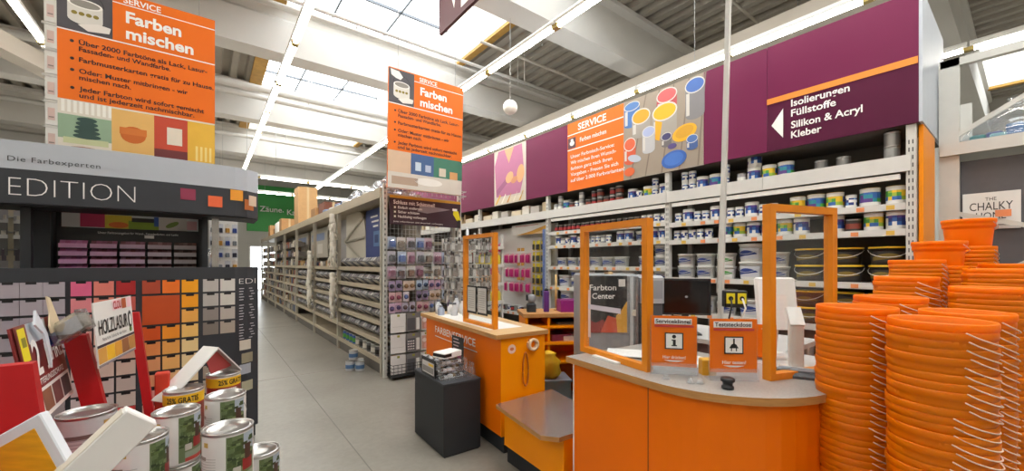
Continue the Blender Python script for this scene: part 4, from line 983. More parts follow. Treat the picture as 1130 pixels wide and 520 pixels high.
row([K_jar_b, K_jar_b, K_tub], 1, 2.9, 3.8, 1.855, S2); row([K_jar_s, K_small_g, K_jar_s], 1, 3.81, 4.5, 1.855, S2); row([K_jar_b, K_small_w, K_small_g], 1, 4.51, 5.09, 1.855, S2)
row([K_tub, K_tub, K_tub2], 1, 2.9, 3.55, 1.50, S3, (2, 1)); row([K_tub], 1, 3.56, 5.09, 1.50, S3, 1)
row([K_tub, K_tubL, K_tub2], 1, 2.9, 5.09, 1.157, S4, (2, 1, 2)); row([K_tubL], 1, 2.9, 5.09, .70, S5, 2); row([K_tubL], 1, 2.9, 5.09, .145, S6, 2)
# roller bay: pink sleeves on white pegboard
pb = thing('roller_pegboard', 'white pegboard with pink paint rollers between the counter screen and the tubs', 'pegboard', (0, 0, 0))
b = MB(); b.box((4.98, 5.18, .65), (5.01, 7.27, 2.28), M_white); b.build('board', pb)
b = MB(); b.box((4.82, 5.18, 2.1), (4.84, 6.3, 2.30), M_white); b.build('header_card', pb)
f = MB(); f.M = Matrix.Translation((4.818, 6.3, 2.1)) @ Matrix.Rotation(R(-90), 4, 'Z'); f.poly([(.15, .0), (1.1, .0), (1.1, .16), (.6, .06)], cm('c9962f'), 0); f.poly([(.6, .0), (1.1, .0), (1.1, .09)], cm('d8b98a'), -.001); f.rect(.12, .165, .8, .175, cm('c46a5a'), 0); f.M = None; f.build('picture', pb)
b = MB(); b.box((4.66, 5.155, .3), (4.72, 5.2, 2.15), cm('9aa6bc')); b.box((4.655, 5.15, .3), (4.66, 5.205, 2.15), mat('blue_grey_strip_print', '5a6a9a', .5, 0, .5, 40)); b.build('strip_post', pb)
rm = MB(); rm.box((-.002, -.04, -.17), (.002, .04, .03), cm('e6a8b4')); rr = MB(); rr.lathe([(.024, -.15), (.026, -.145), (.026, -.01), (.024, -.005)], 10, cm('b0186a'));
for v in range(len(rr.v)): x, y, z = rr.v[v]; rr.v[v] = (x - .026, y, z)
K_roll = Kind('paint_roller_pack', rm.mesh('paint_roller_pack'), [('roller_sleeve', rr.mesh('roller_sleeve'))], 'roller')
for ri, z in enumerate((1.72, 1.44, 1.16)):
    b = MB()
    for k in range(10): b.tube([(4.98, 5.78 + k * .085, z + .025), (4.80, 5.78 + k * .085, z + .025)], .003, M_wire, 4)
    b.build('hook_row', pb)
    for k in range(10):
        if (k + ri) % 6 == 4: continue
        K_roll.place((4.84 + .03 * (k % 2), 5.78 + k * .085, z), 0, 'pink paint roller pack on the %s hook row of the roller bay' % ('upper', 'middle', 'lower')[ri], 'pink rollers in the roller bay')
    b = MB(); b.box((4.80, 5.9, z + .07), (4.815, 5.98, z + .13), cm('b98a3a')); b.build('price_flag', pb)
    b = MB(); b.box((4.80, 6.02, z + .07), (4.815, 6.10, z + .13), cm('b98a3a')); b.build('price_flag', pb)
ym = MB(); ym.box((-.003, -.03, -.16), (.003, .03, .03), cm('d8c52a')); y2 = MB(); y2.bbox((-.03, -.02, -.14), (-.003, .02, -.04), cm('3a3a34'), .006)
K_yel = Kind('yellow_carded_tool', ym.mesh('yellow_carded_tool'), [('tool_head', y2.mesh('tool_head'))], 'tool')
for ri, z in enumerate((1.95, 1.74, 1.53, 1.32, 1.1)):
    for k in range(7):
        K_yel.place((4.86 + .03 * (k % 2), 5.26 + k * .068, z), 0, 'yellow carded tool, %s hook row beside the pink rollers' % ('top', 'second', 'third', 'fourth', 'lowest')[ri], 'yellow tools in the roller bay')
    b = MB()
    for k in range(7): b.tube([(4.98, 5.26 + k * .068, z + .025), (4.82, 5.26 + k * .068, z + .025)], .003, M_wire, 4)
    b.build('hook_row', pb)
for k in range(9):
    K_roll.place((4.86, 6.75 + k * .058, 1.95 - .25 * (k % 3)), 0, 'pink paint roller pack on the %s far hook of the roller bay' % ('upper', 'middle', 'lower')[k % 3], 'far pink rollers in the roller bay')
row([K_small_d, K_small_w, K_tinG], 2, 5.2, 7.2, .62, S1, parts=False)
# storage boxes above the rail further back
sbk = []
for c, sz in (('c9b694', (.2, .12, .2)), ('e4e0d6', (.2, .2, .19)), ('9a7d5a', (.22, .05, .24)), ('b8b4ae', (.2, .24, .16)), ('d9cdb4', (.2, .3, .13))):
    b = MB(); b.bbox((0, 0, 0), sz, cm(c), .006); sbk.append(Kind('storage_carton', b.mesh('storage_carton'), [], 'carton'))
y = 5.2; i = 0
while y < 11.2:
    k = sbk[(i * 3 + i // 4) % 5]; wd = max(v.co.y for v in k.mesh.vertices)
    k.place((RX + .05, y, 2.4405), 0, 'small carton on the storage ledge above the roller bay and beyond', 'cartons above the roller bay'); y += wd + random.uniform(.01, .14); i += 1
# far bays goods
b = MB()
for i in (3, 4):
    for z in shelves[i] + [1.6]:
        y = rb[i] + .05
        while y < rb[i + 1] - .15:
            wd = random.uniform(.08, .2); b.bbox((RX + .05, y, z + .001), (RX + .3, y + wd, z + random.uniform(.15, .32)), random.choice(cols_far), .01); y += wd + .015
b.build('shelf_goods', label='mixed small goods on the paint wall behind the far banner', cat='goods', kind='stuff')
# ================================================================== counters
TH = R(-4.6)           # the counter line is turned slightly off the rack grid
ct = math.cos(TH); st = math.sin(TH)
def cw_(x, y): return (1.755 + x * ct - y * st, 1.745 + x * st + y * ct)     # counter frame -> hall
CO = (1.755, 1.745, 0)
def cthing(name, label, cat): return thing(name, label, cat, CO, rz=TH)
# --- right counter with rounded end, local: x depth, y along (0 = left end, negative towards camera right)
rc = cthing('service_counter', 'orange service counter with rounded end and speckled grey top', 'counter')
def rounded(inset):
    i = inset; pts = [(i, -i), (i, -.62)]
    cx, cy, r = .56, -.62, .56 - i
    for k in range(1, 13):
        t = math.pi + (math.pi / 2) * k / 12; pts.append((cx + r * math.cos(t) , cy + (r * .98) * math.sin(t)))
    pts += [(.80, cy - r * .98), (.80, -i)]
    return pts
b = MB(); b.prism(rounded(.035), .10, .945, M_orange); b.build('body', rc)
b = MB(); b.prism(rounded(.07), 0, .10, M_chard); b.build('kick_plinth', rc)
b = MB(); b.prism(rounded(0.0), .945, .98, M_ctop, M_wood); b.build('worktop', rc)
b = MB(); b.box((.032, -.585, .10), (.036, -.580, .945), cm('9c4a0a')); b.build('panel_joint', rc)
b = MB(); b.box((.030, -.037, .10), (.045, -.030, .945), M_white); b.build('edge_strip', rc)
vg = MB()
vg.M = Matrix.Translation((.70, -1.137, .72)) ; vg.ell(0, 0, .075, .12, M_black, -.003, 24); 
for k in range(7): vg.rect(-.06, -.09 + k * .028, .06, -.083 + k * .028, cm('5a4a40'), -.006)
vg.M = None; vg.build('cable_grommet', rc)
hn = MB(); hn.tube([(.79, -1.14, .93), (.79, -1.19, .92), (.79, -1.19, .3)], .012, M_white, 6); hn.build('white_rail', rc)
# --- left counter
lc = cthing('paint_counter', 'orange paint service counter with wooden edged top behind the grey plinth', 'counter')
LY0, LY1, LD = .84, 2.56, .52
b = MB(); b.box((.06, LY0 + .03, .15), (LD - .02, LY1 - .03, .945), M_orange); b.build('body', lc)
b = MB(); b.box((.058, LY0 + .024, .15), (LD - .02, LY0 + .03, .945), M_orange2); b.build('end_panel', lc)
b = MB(); b.box((.10, LY0 + .05, 0), (LD - .05, LY1 - .05, .15), M_chard); b.build('kick_plinth', lc)
b = MB(); b.prism([(0, LY0), (LD, LY0), (LD + .1, LY1), (0, LY1)], .945, .98, mat('pale_wood_counter_top', 'c9a878', .4, 0, .08, 10), M_wood); b.build('worktop', lc)
b = MB(); b.box((.08, LY0 + .25, .9805), (.42, LY1 - .25, .9815), M_white); b.build('paper_mat', lc)
# lettering on the face (faces -x): helper frame
def face_frame(parent, x, y, z):
    o = obj('printed_face', None, parent, (x, y, z)); o.rotation_euler = (0, 0, R(-90)); return o
t1 = text('FARBENSERVICE', lc, 0, 0, .068, M_text_w, 0, width=.95, bold=.012); 
for v in t1.data.vertices: u, _, h = v.co; v.co = (.0575, LY1 - .30 - u, .80 + h)
b = MB(); b.box((.0565, LY1 - 1.28, .755), (.06, LY1 - .30, .762), M_text_w); b.build('rule_line', lc)
bg = MB(); bg.M = Matrix.Translation((.16, LY0 + .022, .85)); bg.ell(0, 0, .038, .038, cm('f0c9b8'), 0, 20); bg.ell(0, 0, .02, .014, cm('d8784a'), -.001, 12); bg.M = None; bg.build('round_sticker', lc)
tp = MB(); 
tp.M = Matrix.Translation((.36, LY0 + .005, .87)) @ Matrix.Rotation(R(90), 4, 'X'); prof = [(.032, -.02), (.052, -.02), (.052, .02), (.032, .02), (.032, -.02)]
tp.lathe(prof, 20, mat('cream_tape_roll', 'e8c9a4', .6), cap0=False, cap1=False); tp.M = None
o = tp.build('tape_roll'); o.parent = None; x_, y_ = cw_(0, 0); o.location = CO; o.rotation_euler.z = TH; tag(o, 'cream tape roll hanging on the end of the paint counter', 'tape')
lp = MB(); lp.tube([(.29 + .028 * math.sin(2 * math.pi * i / 20) * (1 + .2 * math.cos(2 * math.pi * i / 20)), LY0 + .012, .67 - .14 * math.cos(2 * math.pi * i / 20)) for i in range(20)], .007, cm('c46a1c'), 5, closed=True)
o = lp.build('cord_loop'); o.location = CO; o.rotation_euler.z = TH; tag(o, 'brown cord loop hanging on the end of the paint counter', 'cord')
# --- low steel packing shelf between the counters
ss = thing('packing_shelf', 'low orange packing shelf with a worn steel top between the two counters', 'shelf', (0, 0, 0))
poly = [(1.76, 2.50), (1.665, 1.88), (1.735, 1.785), (2.2, 1.76), (2.36, 2.52)]
b = MB(); b.prism(poly, .44, .47, M_steel, M_wood); b.build('steel_top', ss)
b = MB(); b.prism([(1.84, 2.5), (1.79, 1.80), (2.2, 1.78), (2.32, 2.5)], .14, .44, M_orange2); b.build('body', ss)
b = MB(); b.prism([(1.87, 2.5), (1.83, 1.82), (2.2, 1.8), (2.3, 2.5)], 0, .14, M_chard); b.build('kick_plinth', ss)
# --- dark pedestal with acrylic leaflet tray
pd = thing('display_pedestal', 'charcoal box plinth standing against the paint counter', 'plinth', (1.49, 2.835, 0), rz=R(-2))
b = MB(); b.bbox((0, 0, .012), (.34, .60, .575), M_chard, .004); b.build('body', pd)
b = MB(); b.box((.01, .01, 0), (.33, .59, .012), M_black); b.build('base', pd)
b = MB(); b.bbox((-.004, -.004, .575), (.344, .604, .59), M_char, .002); b.build('top_plate', pd)
tr = thing('acrylic_tiered_tray', 'clear three-tier acrylic tray filled with small silver packs on the charcoal plinth', 'tray', (1.50, 2.87, .5905), rz=R(-2))
tr.scale = (.8, 1, 1)
for k in range(3):
    z = .0 + k * .055; b = MB(); b.box((.02, .05 + k * .02, z), (.31, .46, z + .006), M_clear2); b.box((.02, .05 + k * .02, z), (.31, .056 + k * .02, z + .04), M_clear2); b.box((.304, .05, z), (.31, .46, z + .05), M_clear2); b.build('tier', tr)
b = MB(); b.box((.014, .05, 0), (.02, .46, .17), M_clear2); b.build('side_sheet', tr)
b = MB(); b.box((-.004, .14, .0), (.004, .42, .15), M_black); b.rect(0, 0, 0, 0, M_white); b.build('leaflet_frame', tr)
f = MB(); f.box((-.006, .16, .02), (-.0042, .40, .12), cm('cfcdca')); f.box((-.0068, .17, .09), (-.006, .27, .11), c_yel); f.box((-.0068, .17, .03), (-.006, .39, .08), cm('8a8886')); f.build('leaflet', tr)
sp = MB(); sp.bbox((-.035, -.02, 0), (.035, .02, .022), cm('c9c9cb'), .006); sp.box((-.034, -.021, .005), (.0, .021, .0225), cm('3a3838')); s1 = sp.mesh('silver_pack')
sp = MB(); sp.bbox((-.03, -.022, 0), (.03, .022, .026), cm('dedee0'), .006); sp.box((.005, -.0225, .006), (.031, .0225, .0265), cm('8d7a5a')); s2 = sp.mesh('silver_pack')
KS = [Kind('silver_pack', s1, [], 'pack'), Kind('silver_pack', s2, [], 'pack')]
for k in range(3):
    for i in range(3):
        for j in range(6):
            if random.random() < .12: continue
            KS[(i + j) % 2].place((1.50 + .058 + i * .074, 2.87 + .10 + k * .02 + j * .058, .5905 + k * .055 + .0062), R(-2) + random.uniform(-.12, .12), 'small silver pack in the %s tier of the acrylic tray' % ('lowest', 'middle', 'top')[k], 'silver packs in the acrylic tray')
bx = MB(); bx.bbox((-.10, -.07, 0), (.10, .07, .045), M_white, .004); bx.box((-.101, -.071, .01), (-.02, .071, .036), M_black); b_ = bx.build('white_sample_box', None, (1.63, 3.03, .5905 + .172), rz=R(15), label='white sample box with black side on the acrylic tray', cat='box')
cd = thing('black_header_card', 'black header card with pale print behind the acrylic tray', 'card', (1.80, 3.16, .5905), rz=R(-92))
b = MB(); b.box((-.11, -.0, 0), (.11, .004, .30), M_black); b.build('card', cd)
f = MB()
for k in range(4): f.rect(-.08, .27 - k * .03, .02 + .02 * (k % 2), .28 - k * .03, cm('d8c2c8'), -.001)
f.rect(-.02, .1, .07, .15, cm('a83a6a'), -.001); f.build('print', cd)
bo = MB(); bo.lathe([(.018, 0), (.02, .004), (.02, .07), (.008, .085), (.008, .10), (.011, .10), (.011, .118)], 12, M_clear2)
KB = Kind('small_bottle', bo.mesh('small_bottle'), [], 'bottle')
for k, (x, y) in enumerate(((1.792, 2.985), (1.795, 2.935), (1.792, 2.885), (1.80, 3.30), (1.795, 3.35))): KB.place((x, y, .5905), 0, 'clear small bottle beside the black header card on the plinth', 'small bottles on the plinth')

# --- framed spit screens
def screen(name, label, p, q, h, w_=.045, feet=True):
    p = Vector((p[0], p[1], .98)); q = Vector((q[0], q[1], .98)); d = (q - p); L = d.length; ang = math.atan2(d.y, d.x)
    s = thing(name, label, 'screen', tuple(p + Vector((0, 0, .0005))), rz=ang)
    for x in (0, L - w_):
        b = MB(); b.box((x, -.022, 0), (x + w_, .022, h), M_frame); b.build('post', s)
    b = MB(); b.box((w_, -.022, h - w_), (L - w_, .022, h), M_frame); b.build('top_rail', s)
    b = MB(); b.box((w_, -.022, .0), (L - w_, .022, w_ * .9), M_frame); b.build('bottom_rail', s)
    b = MB(); b.box((w_ - .005, -.002, w_ * .8), (L - w_ + .005, .002, h - w_ + .005), M_clear); b.build('pane', s)
    return s
s1_ = screen('spit_screen', 'orange framed clear screen on the paint counter', (2.02, 3.40), (1.985, 2.82), .84, .035)
for x in (.16, .36):
    pw = MB(); pw.box((x - .09, -.012, .10), (x + .09, -.006, .36), M_black); pw.box((x - .075, -.0135, .12), (x + .075, -.012, .345), cm('c9c6c2'))
    for k in range(9): pw.box((x - .06, -.0142, .15 + k * .02), (x + .05, -.0135, .156 + k * .02), cm('9a9894'))
    pw.build('notice_sheet', s1_)
s2_ = screen('spit_screen', 'orange framed clear screen at the left end of the service counter', (1.955, 1.79), (1.848, 1.22), .81, .038)
s3_ = screen('spit_screen', 'orange framed clear screen at the rounded end of the service counter', (2.17, .79), (2.62, .64), .86, .036)
for s_ in (s2_,):
    b = MB(); b.box((.16, -.05, 0), (.38, -.022, .01), M_white); b.build('foot_plate', s_)
    f = MB(); f.rect(.06, .10, .085, .40, cm('e3c9c4'), -.003); f.rect(.06, .28, .36, .31, cm('cfc6d2'), -.0031); f.build('side_notice', s_)
# --- two notices in acrylic stands on the service counter
def notice(px, py, rz, title, foot, icon, label):
    s = thing('counter_notice', label, 'notice', (px, py, .9805), rz=rz)
    b = MB(); b.box((-.11, .0, .04), (.11, .004, .30), M_orange); b.build('sheet', s)
    b = MB(); b.box((-.115, -.012, .0), (.115, -.009, .06), M_clear2); b.box((-.115, -.012, 0), (.115, .06, .005), M_clear2); b.box((-.115, -.009, .055), (.115, -.007, .305), M_clear3); b.box((-.115, .005, .005), (.115, .008, .3), M_clear2); b.build('acrylic_stand', s)
    f = MB(); f.rect(-.095, .258, .085, .288, M_text_w, -.0042); f.rect(-.095, .243, .095, .253, cm('c9363a'), -.0042)
    f.rect(-.045, .13, .045, .215, M_black, -.0042); f.rect(-.039, .136, .039, .209, M_text_w, -.0046)
    if icon == 'i':
        f.ell(0, .195, .010, .010, M_black, -.005, 12); f.rect(-.012, .146, .014, .152, M_black, -.005); f.rect(-.006, .146, .008, .18, M_black, -.005); f.rect(-.012, .174, .008, .18, M_black, -.005)
    else:
        f.poly([(-.022, .158), (.022, .158), (.012, .176), (.004, .18), (.004, .205), (-.004, .205), (-.004, .18), (-.012, .176)], M_black, -.005); f.rect(-.014, .144, -.009, .158, M_black, -.005); f.rect(.009, .144, .014, .158, M_black, -.005)
    f.poly([(-.05, .074), (.05, .074), (.02, .066), (-.02, .066)], M_text_w, -.0044)
    f.build('print', s)
    text(title, s, -.09, .264, .019, cm('3a1418'), -.006, width=.17, bold=.02); text(foot, s, 0, .082, .016, M_text_w, -.006, width=.11, bold=.012, align='CENTER')
    return s
notice(1.905, 1.12, R(-49), 'Serviceklingel', 'Hier drücken!', 'i', 'orange service bell notice with information symbol in an acrylic stand')
notice(2.035, .885, R(-42), 'Teststeckdose', 'Hier testen!', 'p', 'orange test socket notice with plug symbol in an acrylic stand')
b = MB(); b.lathe([(.026, 0), (.026, .012), (.02, .016), (.022, .03), (.03, .034), (.03, .044), (.026, .05)], 16, M_black); b.build('service_bell', None, (1.885, .845, .9805), label='black push-button service bell on the counter', cat='bell')
b = MB(); b.lathe([(.014, 0), (.014, .02), (.009, .024), (.009, .03)], 10, M_clear2); b.lathe([(.02, 0), (.02, .012)], 10, M_clear2); kd = Kind('plastic_stopper', b.mesh('plastic_stopper'), [], 'stopper')
for p, l in (((1.80, 1.10), 'small clear plastic stopper in front of the information notice'), ((1.83, .99), 'clear plastic stopper between the two notices'), ((1.86, .96), 'second clear plastic stopper between the two notices')): kd.place((p[0], p[1], .9805), 0, l, None)
# --- back room side of the counter: cabinet with purple box
cb = thing('orange_shelf_cabinet', 'open orange shelf cabinet behind the paint counter', 'cabinet', (2.75, 3.35, 0), rz=R(-30))
b = MB(); b.box((-.02, 0, .96), (.84, .5, 1.0), M_wood); b.build('top_board', cb)
for x in (0, .78):
    b = MB(); b.box((x, .01, 0), (x + .03, .48, .96), M_orange2); b.build('side_panel', cb)
b = MB(); b.box((.25, .01, .5), (.275, .48, .96), M_orange2); b.build('divider', cb)
b = MB(); b.box((0, .46, 0), (.81, .48, .96), M_orange); b.build('back_panel', cb)
for z in (.84, .66, .45):
    b = MB(); b.box((.03, .0, z), (.78, .46, z + .025), M_orange2); b.build('shelf', cb)
cM = Matrix.Translation((2.75, 3.35, 0)) @ Matrix.Rotation(R(-30), 4, 'Z')
def onc(x, y, z): v = cM @ Vector((x, y, z)); return (v.x, v.y, v.z)
pbx = MB(); pbx.bbox((-.16, -.10, 0), (.16, .10, .135), mat('magenta_card', '8a1470', .5, 0, .05), .003); o = pbx.build('purple_box', None, onc(.58, .2, 1.0005), R(-30), label='purple cardboard box on the orange shelf cabinet', cat='box')
b = MB(); b.box((-.155, -.095, .135), (.155, .095, .138), cm('6a1056')); b.build('lid_inset', o)
b = MB(); b.bbox((-.03, -.03, 0), (.03, .03, .24), mat('deep_violet_plastic', '5a2a78', .4), .01); b.lathe([(.028, .24), (.02, .26), (.012, .27)], 10, M_black); b.build('violet_canister', None, onc(.27, .18, 1.0005), R(-30), label='violet canister on the orange shelf cabinet', cat='canister')
b = MB(); b.bbox((-.05, -.05, 0), (.05, .05, .10), M_chard, .015); b.lathe([(.03, .10), (.045, .13), (.045, .19), (.02, .2)], 12, cm('8a8c90')); b.bbox((-.06, -.02, .13), (.0, .02, .2), M_chard, .008); b.build('label_printer', None, onc(.1, .2, 1.0005), R(-30), label='dark grey label device beside the violet canister', cat='device')
b = MB(); b.tube([(0, 0, 0), (.0, 0, .42)], .013, cm('c9a66a'), 8); b.lathe([(.03, 0), (.03, .01), (.013, .02)], 10, cm('c9a66a')); b.build('wooden_stick', None, onc(.42, .33, 1.0005), 0, label='upright wooden stirring stick behind the purple box', cat='stick')
for k, (x, z, c) in enumerate(((.5, .8655, '4a3f3a'), (.55, .6855, 'c9b9b2'), (.4, .6855, '7d2a44'))):
    b = MB(); b.bbox((-.12, -.15, 0), (.12, .15, .03 + .02 * k), cm(c), .005); b.build('paper_pile', None, onc(x, .22, z), R(-30 + 5 * k), label=('dark folder on the upper shelf of the orange cabinet', 'pale paper pile on the lower shelf of the orange cabinet', 'maroon folder on the lower shelf of the orange cabinet')[k], cat='paper')
yb = MB(); yb.lathe([(.02, 0), (.10, .0), (.15, .05), (.13, .12), (.145, .17), (.08, .22), (.09, .25), (.03, .27)], 9, mat('yellow_sack', 'e0b010', .6, 0, .12, 9, .6, 14), sx=.8); o = yb.build('yellow_bag', None, (2.86, 3.10, .3605), 0, label='crumpled yellow bag on the grey crate beside the cabinet', cat='bag')
cr = thing('grey_crate', 'grey plastic crate under the yellow bag', 'crate', (2.86, 3.10, 0), rz=R(-30))
for a, c in (((-.2, -.15, .02), (.2, -.135, .34)), ((-.2, .135, .02), (.2, .15, .34)), ((-.2, -.135, .02), (-.185, .135, .34)), ((.185, -.135, .02), (.2, .135, .34))):
    b = MB(); b.box(a, c, mat('grey_crate_plastic', '7d8087', .5)); b.build('side_wall', cr)
b = MB(); b.box((-.185, -.135, .02), (.185, .135, .035), MATS['grey_crate_plastic']); b.build('bottom', cr)
b = MB(); b.box((-.21, -.16, .34), (.21, .16, .36), MATS['grey_crate_plastic']); b.build('lid', cr)
b = MB(); b.box((-.08, -.155, .1), (.08, -.15, .2), cm('d8d6d0')); b.build('crate_tag', cr)
for x in (-.17, .15):
    for y in (-.13, .11):
        b = MB(); b.box((x, y, 0), (x + .02, y + .02, .02), M_black); b.build('foot', cr)
b = MB(); b.box((2.3, 1.9, .0), (3.4, 2.9, .006), mat('green_floor_mat', '3d7a4e', .8, 0, .1, 20)); b.build('floor_mat', label='green floor mat in the gap between the counters', cat='mat')
# brush rack behind the paint counter screen
tk = thing('brush_spinner', 'wire spinner rack full of silver brushes behind the paint counter', 'rack', (2.62, 4.35, 0))
b = MB(); b.lathe([(.2, 0), (.2, .02), (.03, .03), (.02, .05), (.02, 2.0)], 16, M_wire); b.build('pole', tk)
for z in (1.22, 1.38, 1.54, 1.70, 1.86):
    b = MB(); b.tube([(.27 * math.cos(2 * math.pi * i / 20), .27 * math.sin(2 * math.pi * i / 20), z) for i in range(20)], .005, M_wire, 5, closed=True)
    for i in range(4): b.tube([(0, 0, z), (.27 * math.cos(i * math.pi / 2), .27 * math.sin(i * math.pi / 2), z)], .004, M_wire, 4)
    b.build('hook_ring', tk)
hb_ = MB(); hb_.box((-.004, -.022, -.145), (.004, .022, -.07), cm('8f8a86')); hb_.box((-.006, -.022, -.07), (.006, .022, -.045), M_tin); hb_.box((-.004, -.01, -.045), (.004, .01, .0), cm('3f3c3c')); h1 = hb_.mesh('hanging_brush')
hb_ = MB(); hb_.box((-.004, -.02, -.14), (.004, .02, -.06), cm('c6c4c2')); hb_.box((-.006, -.02, -.06), (.006, .02, -.04), M_tind); hb_.box((-.004, -.01, -.04), (.004, .01, .0), cm('a8a29a')); h2_ = hb_.mesh('hanging_brush')
KH = [Kind('hanging_brush', h1, [], 'brush'), Kind('hanging_brush', h2_, [], 'brush')]
for ri, z in enumerate((1.22, 1.38, 1.54, 1.70, 1.86)):
    for i in range(22):
        t = 2 * math.pi * i / 22 + ri * .1; KH[(i + ri) % 2].place((2.62 + .285 * math.cos(t), 4.35 + .285 * math.sin(t), z), t, 'brush hanging on the %s ring of the wire spinner' % ('lowest', 'second', 'third', 'fourth', 'top')[ri], 'brushes on the wire spinner')
# bottles and packs at the back end of the paint counter
for k, (x, y, h, c) in enumerate(((2.10, 4.12, .14, 'c9ccd2'), (2.20, 4.02, .11, 'd8d4d0'), (2.06, 3.98, .09, '9aa4b8'), (2.16, 3.86, .12, 'c4c2c4'), (2.30, 3.92, .15, 'dedad6'), (2.24, 3.75, .10, 'b0b4bc'), (2.32, 4.10, .17, 'cfd2d6'))):
    b = MB(); b.lathe([(.035, 0), (.038, .006), (.038, h * .7), (.018, h * .85), (.018, h)], 12, cm(c)); b.lathe([(.02, h), (.02, h + .02)], 10, cm('6b6f7a')); b.build('spray_bottle', None, (x, y, .9805), 0, label='pale bottle in the cluster at the far end of the paint counter', cat='bottle', group='bottles on the far end of the paint counter')
# orange juice-like bottles shelf behind the end cap
yw = thing('cleaner_shelf_unit', 'wire shelf unit with white-capped yellow bottles behind the paint counter', 'shelf', (3.13, 5.0, 0), rz=0)
for x in (0, .5):
    b = MB(); b.box((x, 0, 0), (x + .03, .03, 2.0), M_rack); b.build('upright', yw)
for z in (.98, 1.26, 1.54, 1.82):
    b = MB(); b.box((0, -.02, z - .05), (.53, .25, z), M_lip); b.build('shelf', yw)
bo = MB(); bo.lathe([(.03, 0), (.034, .005), (.034, .12), (.015, .14), (.015, .15)], 12, cm('d9c53a')); bl = MB(); bl.lathe([(.018, .15), (.018, .175)], 10, cm('d89a9a')); kbt = Kind('yellow_bottle', bo.mesh('yellow_bottle'), [('cap', bl.mesh('cap'))], 'bottle')
bo = MB(); bo.lathe([(.03, 0), (.034, .005), (.034, .11), (.015, .13), (.015, .14)], 12, cm('e0b48a')); kbo = Kind('amber_bottle', bo.mesh('amber_bottle'), [('cap', bl.mesh('cap'))], 'bottle')
for zi, z in enumerate((.98, 1.26, 1.54)):
    for i in range(6): (kbt if zi != 1 else kbo).place((3.19 + i * .082, 5.05, z + .0005), 0, ('yellow' if zi != 1 else 'amber') + ' bottle on the %s shelf of the wire shelf unit' % ('lowest', 'middle', 'upper')[zi], 'bottles on the wire shelf unit')
# --- tinting machine behind the service counter
tm = thing('tinting_machine', 'grey paint tinting machine with black poster behind the service counter', 'machine', (2.475, 2.26, 0), rz=R(-37))
b = MB(); b.bbox((0, 0, .03), (.46, .5, 1.46), mat('machine_grey', '8f9296', .45), .015); b.build('body', tm)
b = MB(); b.box((.02, .02, 0), (.44, .48, .03), M_black); b.build('base', tm)
b = MB(); b.box((.02, -.006, .98), (.36, 0, 1.45), M_black); pst = b.build('poster', tm)
f = MB(); f.poly([(.36, .98), (.36, 1.24), (.31, 1.16), (.27, 1.12), (.25, .98)], cm('d9a33a'), -.0075); f.poly([(.02, .98), (.02, 1.10), (.1, 1.06), (.16, 1.09), (.25, .98)], cm('8a2f2a'), -.0075); f.poly([(.14, .98), (.2, 1.12), (.27, 1.10), (.28, .98)], cm('c8563a'), -.0078); f.rect(.29, 1.36, .345, 1.42, cm('d6d4d0'), -.0075); f.build('poster_print', pst)
text('Farbton', tm, .05, 1.33, .045, M_text_w, -.009, width=.22, bold=.01); text('Center', tm, .07, 1.26, .045, M_text_w, -.009, width=.19, bold=.01)
b = MB(); b.box((.385, -.012, .1), (.41, 0, 1.44), cm('c3c6c9')); b.box((.43, -.012, .1), (.45, 0, 1.44), M_tind); b.build('door_rail', tm)
b = MB(); b.box((.40, -.02, 1.12), (.43, -.012, 1.17), cm('d8d2c2')); b.build('latch', tm)
ms = thing('mixer_cabinet', 'dark grey mixer cabinet with pale hood right of the tinting machine', 'machine', (2.855, 1.98, 0), rz=R(-37))
b = MB(); b.bbox((0, 0, 0), (.19, .40, 1.22), mat('graphite_cabinet', '54575c', .5), .01); b.build('body', ms)
b = MB(); b.bbox((-.0, -.02, 1.22), (.20, .40, 1.45), mat('pale_hood', 'a9acb0', .45), .02); b.build('hood', ms)
f = MB(); f.rect(.02, 1.26, .18, 1.41, cm('8d9094'), -.022); f.build('hood_recess', ms)
b = MB(); b.box((.04, -.012, .80), (.14, 0, .95), cm('d0cfd2')); b.lathe([(.04, .7), (.04, .76)], 12, M_black, c=(.1, -.03)); b.build('dispenser', ms)
b = MB(); b.tube([(.05 * i / 3, 0, .0) for i in range(4)], .018, cm('c9a66a'), 8); b.lathe([(.001, -.02), (.02, -.02), (.02, .02), (.001, .02)], 10, cm('8a6a4a')); b.build('wooden_roller', None, (2.72, 2.22, 1.4605), R(-36), label='small wooden roller lying on the tinting machine', cat='roller')
# --- desk with monitor, cables, second monitor
dk = thing('work_desk', 'pale work desk behind the service counter', 'desk', (0, 0, 0))
b = MB(); b.prism([(3.05, 1.0), (3.75, 1.0), (3.75, 2.05), (3.38, 2.05), (3.05, 1.82)], .93, .965, mat('pale_desk', 'c4c2be', .4)); b.build('desk_top', dk)
for x, y in ((3.1, 1.06), (3.68, 1.06), (3.68, 1.96), (3.1, 1.74)):
    b = MB(); b.box((x, y, 0), (x + .05, y + .05, .93), M_rack); b.build('leg', dk)
b = MB(); b.prism([(2.57, .72), (3.05, .62), (3.05, 1.25), (2.57, 1.25)], .93, .965, MATS['pale_desk']); b.build('return_top', dk)
for x, y in ((2.62, 1.18), (3.0, .68)):
    b = MB(); b.box((x, y, 0), (x + .04, y + .04, .93), M_rack); b.build('leg', dk)
b = MB(); b.box((3.1, 1.1, .4), (3.12, 1.74, .93), cm('5a3f3c')); b.build('modesty_panel', dk)
mo = thing('computer_monitor', 'black computer monitor turned away on the work desk', 'monitor', (3.17, 1.76, .9655), rz=R(-48))
b = MB(); b.bbox((-.11, -.08, 0), (.11, .08, .015), M_black, .004); b.box((-.025, -.0, .015), (.025, .03, .28), M_black); b.build('stand', mo)
